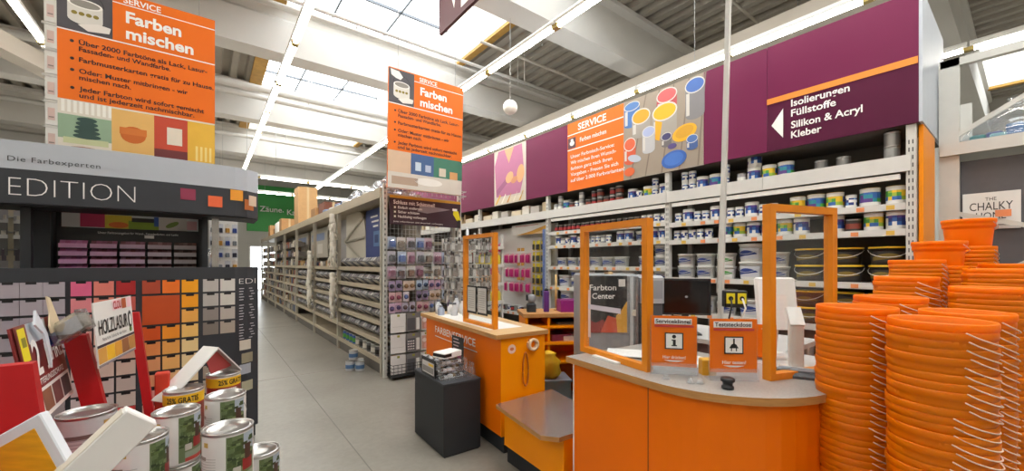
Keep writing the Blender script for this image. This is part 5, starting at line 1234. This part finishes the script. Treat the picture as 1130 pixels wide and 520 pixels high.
b = MB(); b.vprism([(-.19, .16), (.19, .16), (.19, .46), (-.19, .46)], -.03, -.005, M_black); b.build('screen_panel', mo)
b = MB(); b.vprism([(-.14, .2), (.14, .2), (.14, .42), (-.14, .42)], -.005, .03, M_black); b.build('rear_housing', mo)
f = MB(); f.rect(-.175, .175, .175, .445, mat('dark_glass', '0d0e10', .15), -.0305); f.ell(0, .31, .012, .009, cm('8a8f96'), -.031, 12); f.build('display', mo)
hs = MB(); hs.tube([(.07 * math.cos(t), .0, .07 * math.sin(t) + .09) for t in [math.pi * i / 10 for i in range(11)]], .008, M_black, 6)
for s_ in (-1, 1): hs.lathe([(.02, .04), (.035, .05), (.035, .09), (.02, .1)], 12, M_black, c=(s_ * .07, 0))
hs.box((-.08, -.03, 0), (.08, .03, .04), M_black); hs.build('headset', None, (3.42, 1.95, .9655), R(-50), label='black headset on the desk beside the monitor', cat='headset')
# power pole and socket box
pp = thing('power_pole', 'slim white cable pole dropping from the roof to the desk', 'pole', (0, 0, 0))
b = MB(); b.bar((3.43, 1.60, .966), (3.56, 1.52, 6.5), .035, .035, M_rack, up=(1, 0, 0)); b.build('profile', pp)
b = MB(); b.tube([(3.46, 1.64, 1.3), (3.52, 1.6, 3.0), (3.62, 1.56, 6.5)], .006, M_offw, 5); b.build('cable', pp)
sb = thing('socket_box', 'black socket box with yellow outlets hanging on the cable pole', 'socket', (3.28, 1.42, 1.21), rz=R(-48))
b = MB(); b.bbox((-.08, -.04, 0), (.08, .04, .13), M_black, .006); b.build('housing', sb)
for x in (-.04, .04):
    b = MB(); b.box((x - .03, -.046, .03), (x + .03, -.04, .11), mat('yellow_socket', 'd8c81e', .4)); o = b.build('outlet', sb)
    b = MB(); b.M = Matrix.Translation((x, -.047, .07)); b.ell(0, 0, .018, .018, M_black, 0, 14); b.M = None; b.build('outlet_hole', o)
b = MB(); b.tube([(-.04, -.05, .07), (-.05, -.1, .02), (-.06, -.06, -.1), (-.1, 0, -.25)], .007, M_black, 5); b.tube([(.04, -.05, .07), (.05, -.09, 0), (.02, -.05, -.12), (.08, 0, -.25)], .007, M_offw, 5); b.build('plug_cable', sb)
b = MB(); b.bar((0, .05, .1), (0.06, .1, .1), .02, .02, M_black); b.build('bracket', sb)
# orange back of another notice on the desk
b = MB(); b.box((-.16, 0, 0), (.16, .005, .2), M_orange); b.box((-.16, .0, 0), (.16, .08, .006), M_orange); b.build('orange_folder', None, (2.62, 1.06, .9805), R(-50), label='orange folder standing behind the two counter notices', cat='folder')
b = MB(); b.bbox((-.035, -.03, 0), (.035, .03, .08), cm('d9a020'), .005); b.build('yellow_box', None, (2.05, 1.02, .9805), R(-40), label='small yellow box between the two counter notices', cat='box')
am = thing('white_touch_terminal', 'white touch terminal seen through the right screen', 'monitor', (2.80, .98, .9655), rz=R(-50))
b = MB(); b.bbox((-.09, -.06, 0), (.09, .1, .02), M_white, .006); b.build('foot', am)
b = MB(); b.bar((0, .05, .015), (0, .0, .30), .06, .035, M_white); b.build('arm', am)
b = MB(); b.M = Matrix.Translation((0, -.03, .36)) @ Matrix.Rotation(R(-12), 4, 'X'); b.bbox((-.11, -.02, -.18), (.11, .02, .14), M_white, .01); b.M = None; b.build('screen_panel', am)
cr_ = thing('card_terminal_arm', 'white upright card terminal stand on the rounded counter end', 'stand', (2.60, .80, .9655), rz=R(-55))
b = MB(); b.bbox((-.07, -.05, 0), (.07, .05, .015), M_offw, .005); b.build('foot', cr_)
b = MB(); b.bbox((-.035, -.02, .015), (.035, .02, .26), M_white, .008); b.build('column', cr_)
b = MB(); b.bar((0, -.02, .24), (0, .05, .33), .07, .03, M_white); b.build('head', cr_)
ph = thing('desk_telephone', 'grey cordless telephone lying on the rounded counter end', 'telephone', (2.36, .72, .9805), rz=R(-65))
b = MB(); b.bbox((-.09, -.05, 0), (.09, .05, .025), cm('4a4c50'), .012); b.build('base', ph)
b = MB(); b.bbox((-.085, -.022, .025), (.085, .022, .045), cm('7d8086'), .01); b.build('handset', ph)
b = MB(); b.tube([(-.09, 0, .01), (-.14, .04, .01), (-.1, .1, .01), (-.02, .12, .01), (.06, .1, .01)], .005, M_black, 5); b.build('cable', ph)
for k, (x, y, a) in enumerate(((2.22, 1.32, 20), (2.26, 1.22, -15), (2.10, 1.52, 35))):
    b = MB(); b.bbox((-.105, -.15, 0), (.105, .15, .004), M_white, .001); b.build('paper_sheet', None, (x, y, .9805 + .0045 * k), R(a), label=('white paper sheet on the counter behind the left screen', 'second white sheet overlapping on the counter', 'white sheet with yellow print beside the left screen')[k], cat='paper')
# ================================================================== foreground wood-stain display (left)
# red slanted rack along the aisle side, facing +x
rk = thing('red_display_rack', 'red slanted wood display rack with upright boards in the left foreground', 'rack', (0, 0, 0))
def divider(y, xt, zt, zb=.60, wd=.15, lean=.34, th=.055):
    b = MB(); h = zt - zb; xb = xt + h * lean
    vs = []
    for yy in (y, y + th): vs += [(xb - wd, yy, zb), (xb, yy, zb), (xt, yy, zt), (xt - wd, yy, zt)]
    b.add(vs, [(0,1,2,3),(7,6,5,4),(0,4,5,1),(1,5,6,2),(2,6,7,3),(3,7,4,0)], M_red)
    return b.build('upright_board', rk)
divider(2.22, -.505, 1.185, zb=.645, wd=.19, lean=.10); divider(2.98, -.495, 1.18, zb=.645, wd=.085, lean=.18, th=.06); divider(3.42, -.34, 1.242, zb=.2, wd=.045, lean=.11, th=.06); divider(1.45, -.505, 1.185, zb=.645, wd=.19, lean=.10)
b = MB(); b.box((-.85, 1.45, .60), (-.36, 3.48, .645), M_red); b.build('lower_shelf', rk)
b = MB(); b.box((-.90, 1.45, 0), (-.85, 3.48, .9), M_red); b.build('back_panel', rk)
b = MB(); b.box((-.85, 1.47, 0), (-.36, 3.42, .60), M_red); b.build('base_cabinet', rk)
# header cards between the boards
def leaning(name, label, cat, y, x, z, ln=19.0, yaw=0):
    return thing(name, label, cat, (x, y, z), rot=(R(-ln), 0, R(90 + yaw)))
hc = leaning('wood_glaze_card', 'white wood glaze header card with stain swatches between red boards', 'card', 2.86, -.43, 1.02, 4, -9)
hc.scale = (.545, 1, .83)
b = MB(); b.box((0, 0, 0), (.955, .006, .40), M_white); b.build('card', hc)
f = MB(); e = -.001; f.rect(.42, .325, .66, .395, cm('f0d6da'), e); f.rect(.67, .325, .79, .395, cm('b4562c'), e); f.rect(.81, .325, .94, .395, cm('f2c9d2'), e)
f.ell(.86, .235, .055, .065, M_black, e - .001); f.ell(.86, .235, .03, .04, M_text_w, e - .002); f.ell(.85, .165, .035, .018, cm('6b8a3a'), e - .002); f.rect(0, .118, .955, .135, cm('3a2f38'), e)
for k, c in enumerate(('d9a04a', 'eab52a', 'e0a03a', 'a06a42', 'bf8a4a')): f.rect(.01 + k * .19, .02, .195 + k * .19, .115, cm(c), e)
f.rect(0, 0, .955, .015, cm('8a7f86'), e); f.build('print', hc)
text('CLOU', hc, .44, .335, .05, cm('c01c2c'), -.003, width=.2, bold=.02); text('HOLZLASUR', hc, .06, .195, .09, M_black, -.003, width=.72, bold=.012); text('Natürlicher Schutz für alle Hölzer', hc, .12, .155, .02, M_black, -.003, width=.6)
hc2 = leaning('guarantee_card', 'dark red guarantee card with torn cardboard and yellow sticker', 'card', 2.46, -.555, .875, 9)
b = MB(); b.box((0, 0, 0), (.60, .006, .42), mat('maroon_card', '7d2a2a', .5)); b.build('card', hc2)
f = MB(); e = -.001; f.rect(0, 0, .60, .13, M_text_w, e)
for k, c in enumerate(('9fa6b4', '8a5a42', '7a4a48', '55484e')): f.rect(.03 + k * .14, .02, .155 + k * .14, .115, cm(c), e - .001)
f.rect(.16, .33, .42, .42, cm('cfd6de'), e); f.build('print', hc2)
text('12', hc2, .10, .19, .15, M_text_w, -.004, width=.15, bold=.02); text('JAHRE!', hc2, .31, .22, .09, M_text_w, -.004, width=.27, bold=.015); text('WITTERUNGSSCHUTZ', hc2, .12, .145, .026, M_text_w, -.004, width=.40, bold=.01)
b = MB(); b.vprism([(.02, .18), (.13, .18), (.13, .42), (.02, .42)], -.01, -.004, cm('7a3a30')); b.build('brown_flap', hc2)
f = MB(); f.rect(.03, .27, .11, .41, cm('e8d81f'), -.0105); f.rect(.05, .33, .1, .37, cm('8a8420'), -.011); f.build('yellow_sticker', hc2)
b = MB(); b.vprism([(.255, .20), (.29, .26), (.30, .35), (.22, .47), (.17, .41), (.25, .36)], -.03, -.022, cm('d2d8e0')); b.vprism([(.36, .345), (.52, .355), (.50, .40), (.45, .51), (.41, .52), (.40, .44), (.35, .38)], -.03, -.024, cm('d9c6a4')); b.build('torn_cardboard', hc2)
# brush bag on the second board
bb_ = thing('bagged_brush', 'paint brush in a clear bag with blue tip lying on the red board', 'brush', (-.60, 2.90, 1.185), rot=(R(0), R(-30), R(-37)))
b = MB(); b.bbox((.0, -.03, -.045), (.22, .03, .055), clear_mat('crinkled_bag', (.86, .85, .84), .35, .22), .03); b.build('clear_bag', bb_)
b = MB(); b.bbox((.04, -.018, -.035), (.20, .018, .04), mat('brush_bristle', '9a8f82', .8, 0, .3, 60, stretch=(1, 12, 1)), .01); b.build('bristles', bb_)
b = MB(); b.bbox((-.012, -.022, -.035), (.04, .022, .03), cm('2c4ea8'), .012); b.build('ferrule', bb_)
# paint tins
def can(loc, kind, label, rz=0.0, r=.0825, h=.225):
    c = thing('stain_tin', label, 'tin', loc, rz=rz)
    b = MB(); b.lathe([(r * .98, 0), (r, .006), (r, h * .05), (r, h * .95), (r, h - .006), (r * 1.03, h - .004), (r * 1.035, h), (r * 1.0, h + .002), (r * .95, h), (r * .93, h - .012)], 36, M_tin, cap1=False); b.build('tin_body', c)
    l = MB(); l.lathe([(r * .935, h - .010), (r * .90, h - .003), (r * .84, h - .003), (r * .80, h - .009), (r * .3, h - .008)], 36, M_tin, cap0=False); l.build('lid', c)
    def wrap(t0, t1, z0, z1, m, e=0.0, n=None):
        n = n or max(3, int((t1 - t0) / .12)); q = MB(); vs = []
        for i in range(n + 1):
            t = R(t0) + (R(t1) - R(t0)) * i / n
            for z in (z0, z1): vs.append(((r + .001 + e) * math.cos(t), (r + .001 + e) * math.sin(t), z))
        q.add(vs, [(2*i, 2*i+2, 2*i+3, 2*i+1) for i in range(n)], m, True); q.keep = True
        return q
    q = wrap(0, 360, h * .05, h * .95, cm('dcdbd8') if kind != 'grey' else cm('c2c2c4'), 0, 40); q.build('paper_label', c)
    def patch(t0, t1, z0, z1, col, e): p = wrap(t0, t1, z0, z1, cm(col), e, max(4, int((t1 - t0) / 8))); pr.v and None; o = len(pr.v); pr.v.extend(p.v); k = pr._m(cm(col)); [pr.f.append(tuple(o + i for i in f)) or pr.mi.append(k) or pr.sm.append(True) for f in p.f]
    pr = MB(); pr.keep = True
    # angles: 270 faces the camera along -y
    if kind == 'photo':
        patch(285, 360, h * .07, h * .93, '6a7a55', .0004); patch(290, 325, h * .38, h * .85, '46562f', .0006); patch(325, 360, h * .62, h * .93, 'a9b6c4', .0006); patch(300, 360, h * .07, h * .25, '8f9a86', .0006)
        rl = random.Random(9)
        for k in range(60):
            t_ = rl.uniform(286, 346); z_ = rl.uniform(.30, .84); patch(t_, t_ + rl.uniform(7, 15), h * z_, h * (z_ + rl.uniform(.03, .09)), rl.choice(('3d4f2a', '5c6f3c', '74855a', '5f7046', '2f3d22', '4a5a30')), .0006 + .00001 * k)
        patch(322, 352, h * .30, h * .50, '8d2a28', .0014); patch(328, 346, h * .48, h * .74, '4a342c', .0014); patch(300, 360, h * .07, h * .14, 'b0443a', .0014); patch(300, 318, h * .28, h * .40, 'b9b5ac', .0014)
        patch(215, 245, h * .16, h * .28, '5a5a5a', .0004); patch(228, 242, h * .78, h * .86, 'b59a4a', .0004)
        for k in range(6): patch(205, 262, h * (.36 + .045 * k), h * (.372 + .045 * k), 'b4b3b0', .0004)
        patch(190, 235, h * .56, h * .62, '8a7c74', .0006)
    elif kind == 'grey':
        for k in range(9): patch(190, 300, h * (.12 + .06 * k), h * (.135 + .06 * k), '9a9a9c', .0004)
        patch(215, 320, h * .62, h * .69, '6f5f5a', .0006); patch(300, 316, h * .80, h * .87, 'b08a4a', .0006)
    else:
        patch(0, 360, h * .70, h * .93, 'e9b820', .0004); patch(180, 360, h * .07, h * .70, 'a33a2e', .0004); patch(230, 300, h * .40, h * .66, 'e9e4e0', .0006); patch(290, 360, h * .07, h * .66, '7a3a30', .0006); patch(0, 60, h * .07, h * .66, 'd8d6d2', .0006)
    if pr.v: pr.build('label_print', c)
    if kind == 'gratis':
        def wraptext(s_, t0, span, z, cap, m):
            o = text(s_, c, 0, 0, cap, m, 0, width=1.0, bold=.02)
            for v in o.data.vertices: u, _, hh = v.co; t = R(t0 + span * u); v.co = ((r + .003) * math.cos(t), (r + .003) * math.sin(t), z + hh)
        wraptext('25% GRATIS', 232, 92, h * .76, .026, M_black); wraptext('CLOU', 245, 55, h * .46, .032, cm('b01c2a'))
    e1 = MB(); e1.tube([(r * 1.02 * math.cos(t), r * 1.02 * math.sin(t), h * .80 - .10 * math.sin(t * 1.0) if 0 < t < math.pi else h * .8) for t in [math.pi * i / 12 for i in range(13)]], .0022, M_wire, 4); e1.build('bail_handle', c)
    return c
ZS = .6755
TINS = (((.068, 1.93), 'photo', 'foremost right wood stain tin with landscape label and shiny lid', -22, 3), ((-.105, 2.29), 'photo', 'wood stain tin with landscape label, left of the foremost tin', -8, 3), ((-.093, 2.665), 'gratis', 'yellow-banded bonus tin standing left, behind the landscape tin', -10, 3),
        ((.075, 2.42), 'photo', 'wood stain tin with mostly white label in the second row', -32, 3), ((.08, 2.90), 'gratis', 'yellow-banded bonus tin at the back under the white flap', 20, 3), ((-.20, 2.03), 'photo', 'wood stain tin partly hidden behind the white carton', 10, 3), ((.195, 2.20), 'photo', 'lower wood stain tin at the right edge', -20, 2))
TB = None
for (p, kd_, lb, a_, lv_) in TINS:
    can((p[0], p[1], lv_ * .2275), kd_, lb, R(a_))
    for q in range(lv_):      # the stack below it
        if TB is None:
            TB = can((p[0], p[1], q * .2275), 'photo', 'x', R(-15)); TB_first = TB; o = TB
        else: o = dup(TB, (p[0] + .006 * (q % 2), p[1] - .006 * (q % 2), q * .2275), R(-15 + 20 * q))
        o['label'] = ('bottom', 'second', 'third')[q] + ' tin stacked under the ' + lb.split(' with')[0].split(',')[0].split(' partly')[0].split(' at the')[0].split(' standing')[0].replace('wood stain ', '') + ((' at the ' + lb.split(' at the ')[1]) if ' at the ' in lb else (' with white label' if 'mostly' in lb else (' behind the white carton' if 'partly' in lb else (' left of the foremost' if 'left of' in lb else ''))))
can((-.42, 2.55, .6455), 'grey', 'grey-labelled tin standing in front of the red boards', R(10), r=.095, h=.25)
# white folded flap on the back bonus tin
fl = thing('folded_white_flap', 'folded white cardboard flap with red print on the back bonus tin', 'card', (.02, 2.86, .905), rz=R(35))
b = MB(); b.add([(-.26, -.06, -.06), (-.26, .06, -.06), (.0, .06, .17), (.0, -.06, .17), (-.255, -.06, -.066), (-.255, .06, -.066), (.005, .06, .164), (.005, -.06, .164)], [(0,1,2,3),(7,6,5,4),(0,4,5,1),(1,5,6,2),(2,6,7,3),(3,7,4,0)], M_white); b.build('left_leaf', fl)
b = MB(); b.add([(.0, -.06, .17), (.0, .06, .17), (.14, .06, .01), (.14, -.06, .01), (-.004, -.06, .164), (-.004, .06, .164), (.134, .06, .006), (.134, -.06, .006)], [(0,1,2,3),(7,6,5,4),(0,4,5,1),(1,5,6,2),(2,6,7,3),(3,7,4,0)], mat('glossy_white_card', 'dcdad8', .25)); b.build('right_leaf', fl)
b = MB(); b.vprism([(-.05, .11), (.0, .155), (.10, .04), (-.02, .02)], -.03, -.025, cm('b04a4a')); b.build('printed_insert', fl)
b = MB(); b.bbox((-.03, -.03, 0), (.03, .03, .30), cm('c2361f'), .006); b.build('red_tag_post', None, (-.185, 2.80, .6755), 0, label='small red block beside the left bonus tin', cat='block')
# white cartons in the very front, propped at a slant
def slab(name, label, cat, o, e1, e2, l1, l2, th, m):
    e1 = Vector(e1).normalized(); e2 = Vector(e2); e2 = (e2 - e1 * e2.dot(e1)).normalized(); n = e1.cross(e2)
    if n.dot(Vector(o) - Vector((0, 0, 1.55))) > 0: n = -n        # n looks to the open side of the display
    s_ = thing(name, label, cat, o); Mx = Matrix((e1, e2, n)).transposed().to_4x4()
    b = MB(); b.M = Mx; b.bbox((0, 0, -th), (l1, l2, 0), m, .003); b.M = None; b.build('carton_body', s_)
    return s_, Mx
w1, Mx = slab('white_carton', 'white carton with ochre yellow front panel at the lower left corner', 'carton', (-.334, 1.515, 1.175), (-.0775, .060, -.0545), (.094, -.072, -.1455), .40, .56, .02, mat('bluish_white_card', 'd9dde4', .45, 0, .02))
b = MB(); b.M = Mx; b.box((.028, .028, .0), (.38, .54, .0015), mat('ochre_wood_print', 'e0a010', .5, 0, .14, 10, stretch=(1, 1, 8))); b.M = None; b.build('ochre_panel', w1)
w2, Mx = slab('white_tray_lid', 'slanted white cardboard tray lid in front of the grey-labelled tin', 'lid', (-.167, 1.45, 1.163), (.0745, .0186, -.071), (-.143, -.010, -.16), .085, .46, .04, mat('white_card', 'e6e4e1', .5, 0, .015))
b = MB(); b.M = Mx; b.box((-.002, .01, -.045), (0, .42, -.002), cm('d8cfc0')); b.M = None; b.build('raw_edge', w2)
bg = MB(); bg.lathe([(.02, 0), (.075, .0), (.09, .05), (.085, .13), (.05, .2), (.02, .23)], 12, clear_mat('crinkled_bag2', (.88, .87, .85), .4, .25)); bg.bbox((-.04, -.04, .01), (.04, .04, .15), MATS['brush_bristle'], .01); bg.build('bagged_roll', None, (-.20, 1.74, .6455), 0, label='clear crinkled bag beside the white tray lid', cat='bag')

# ================================================================== orange bucket stacks (right)
BR, BH, PITCH = .14, .27, .0285
b = MB()
prof = [(.107, 0), (.110, .004), (.1255, .19), (.1265, .205), (.134, .208), (.136, .222), (.1355, .2385), (.1375, .2400), (.1395, .2415), (.1400, .255), (.1395, .2645), (.1375, .268), (.133, .264), (.127, .226), (.104, .008)]
b.lathe(prof, 48, M_bucket, cap1=True); B_me = b.mesh('orange_bucket')
M_hand = mat('pale_pink_handle_wire', 'f0cdb0', .4)
def handle_me(drop, a0):
    h = MB(); h.tube([(.1445 * math.cos(a0 + math.pi * i / 18), .1445 * math.sin(a0 + math.pi * i / 18), .240 - drop * math.sin(math.pi * i / 18) ** .8) for i in range(19)], .0026, M_hand, 5); return h.mesh('handle')
H_me = handle_me(.055, 0)
H_up = handle_me(.11, 0)
nb = 0
rest = MB()
stacks = [  # x, y, rim height, angle of handle ears, loose top buckets
    (2.095, .205, 1.35, 212, 'front right'), (2.265, .475, 1.365, 212, 'front left counter-side'), (2.53, .175, 1.35, 225, 'second right'), (2.74, .44, 1.385, 205, 'second left'), (3.17, .14, 1.43, 235, 'third right'), (3.25, .455, 1.475, 205, 'third left'),
    (3.75, .13, 1.52, 240, 'fourth right'), (3.80, .475, 1.575, 240, 'fourth left'), (4.23, .09, 1.55, 280, 'fifth right'), (4.10, .40, 1.705, 240, 'fifth left'), (4.50, .29, 1.876, 240, 'rearmost')]
bo_ = None
for si, (x, y, zr, ang, nm) in enumerate(stacks):
    z = zr - .268; k = 0
    while z > -.002:
        vis = {0: 24, 1: 24, 2: 24, 3: 18, 4: 26, 5: 14, 6: 26, 7: 14, 8: 22, 9: 14, 10: 14}[si]
        if k < vis:
            jx, jy = (random.uniform(-.004, .004), random.uniform(-.004, .004))
            a = R(ang + random.uniform(-3, 3) + (-14 if (si == 0 and k > 9) else 0))
            lab = '%s orange bucket from the top of the %s stack' % (ORD[k], nm)
            if bo_ is None:
                bo_ = obj('orange_bucket', B_me, None, (x + jx, y + jy, max(z, 0)), a, lab, 'bucket', 'orange buckets, %s stack' % nm); obj('handle', H_me, bo_)
            else: dup(bo_, (x + jx, y + jy, max(z, 0)), a, lab, 'orange buckets, %s stack' % nm)
            nb += 1
        else:
            rest.M = Matrix.Translation((x, y, max(z, 0))); rest.lathe([(.105, 0), (.122, .18), (.1255, .20), (.134, .205), (.134, .222), (.130, .246), (.140, .250), (.137, .268)], 20, M_bucket, cap1=False); rest.M = None
        step = PITCH
        if si in (9, 10) and k == 0: step = .20 if si == 10 else .17
        z -= step; k += 1
rest.build('nested_buckets', label='rest of the nested orange buckets low in the stacks', cat='buckets', kind='stuff')

# ================================================================== white heavy rack at the right edge
hr_ = thing('pallet_rack', 'white heavy duty rack end frame with diagonal braces behind the buckets', 'rack', (0, 0, 0))
for x, y in ((5.50, .41), (5.50, -.75), (6.6, .40)):
    b = MB(); b.box((x, y, 0), (x + .07, y + .13, 3.45 if x < 6 else 3.3), M_rack); b.build('upright', hr_)
for p, q in (((5.52, .45, 2.02), (5.52, -.7, 1.62)), ((5.52, .45, 1.28), (5.52, -.7, 2.05)), ((5.52, .45, 2.72), (5.52, -.7, 3.45)), ((5.52, .45, 1.5), (5.52, -.7, 1.6))):
    b = MB(); b.bar(p, q, .025, .04, M_rack); b.build('brace', hr_)
b = MB(); b.box((5.46, -.75, 2.55), (5.50, .53, 2.66), M_rack); b.build('beam', hr_)
b = MB(); b.box((5.50, -.75, 2.60), (6.6, .53, 2.63), M_rack); b.build('shelf_deck', hr_)
b = MB(); b.box((5.50, -.75, 3.38), (5.57, .53, 3.45), M_rack); b.build('top_bar', hr_)
pn = thing('dark_backing_board', 'dark grey board leaning inside the white rack', 'board', (5.60, .44, .0), rz=R(-90))
b = MB(); b.box((0, 0, 0.0), (1.1, .03, 2.5), mat('graphite_board', '5a585c', .6)); b.build('board', pn)
ch = thing('chalk_paint_sign', 'white script sign with black capitals on the dark board in the rack', 'sign', (5.57, .395, 1.86), rz=R(-90))
ch.scale = (.54, 1, 1)
b = MB(); b.box((0, 0, 0), (.62, .015, .33), M_white); b.build('panel', ch)
text('THE', ch, .31, .255, .03, M_black, -.002, width=.12, align='CENTER'); text('CHALKY', ch, .31, .17, .07, M_black, -.002, width=.46, align='CENTER', bold=.0); text('HOME', ch, .31, .09, .06, M_black, -.002, width=.32, align='CENTER')
f = MB(); f.rect(.15, .03, .47, .04, cm('8a8a8a'), -.002); f.rect(.15, .055, .47, .06, cm('8a8a8a'), -.002); f.build('rule_line', ch)
for k, y in ((0, .20), (1, -.14)):
    b = MB(); b.box((5.492, y - .09, 1.96 - .04 * k), (5.50, y, 2.02 - .04 * k), cm('e08a5a')); b.build('price_tag', hr_)
bgk = thing('plastic_goods_bag', 'clear plastic bag of blue-green goods on the white rack shelf', 'bag', (5.80, .08, 2.6305))
b = MB(); b.lathe([(.05, 0), (.30, .0), (.34, .06), (.26, .2), (.12, .30), (.05, .36), (.06, .42)], 14, clear_mat('milky_bag', (.93, .95, .96), .12, .12), sy=1.1, sx=.7); b.build('bag_film', bgk)
rnd = random.Random(5); b = MB()
for i in range(16): x, y = rnd.uniform(-.16, .1), rnd.uniform(-.24, .2); b.bbox((x, y, .004), (x + .08, y + .1, rnd.uniform(.06, .17)), cm(rnd.choice(('2f6fae', '2a8a8c', '7ab8c6', 'c9d8dc', '4a5aa0'))), .01)
b.build('packed_goods', bgk)
# second rack silhouette / wall lamp rows beyond
b = MB(); b.box((7.2, -2.0, 5.15), (7.5, 26, 5.5), M_beamw); b.build('roof_girder', label='beige roof girder running beyond the purple fascia', kind='structure')

# ================================================================== tell look-alikes apart by their place in the row
fwd = Vector((math.sin(math.atan(337 / 440)), math.cos(math.atan(337 / 440)), 0)); rgt = Vector((fwd.y, -fwd.x, 0))
fam = {}
for o in COL.objects:
    if o.parent is None and 'label' in o and 'category' in o and o.get('kind') is None: fam.setdefault(o['label'], []).append(o)
for lab, os_ in fam.items():
    if len(os_) < 2 or len(os_) > 29 or 'spinner' in lab: continue
    def key(o):
        v = o.location - Vector((0, 0, 1.55)); return v.dot(rgt) / max(.05, v.dot(fwd))
    os_.sort(key=key)
    for i, o in enumerate(os_):
        new = '%s, %s from left' % (lab, ORD[i])
        if len(new.split()) <= 16: o['label'] = new
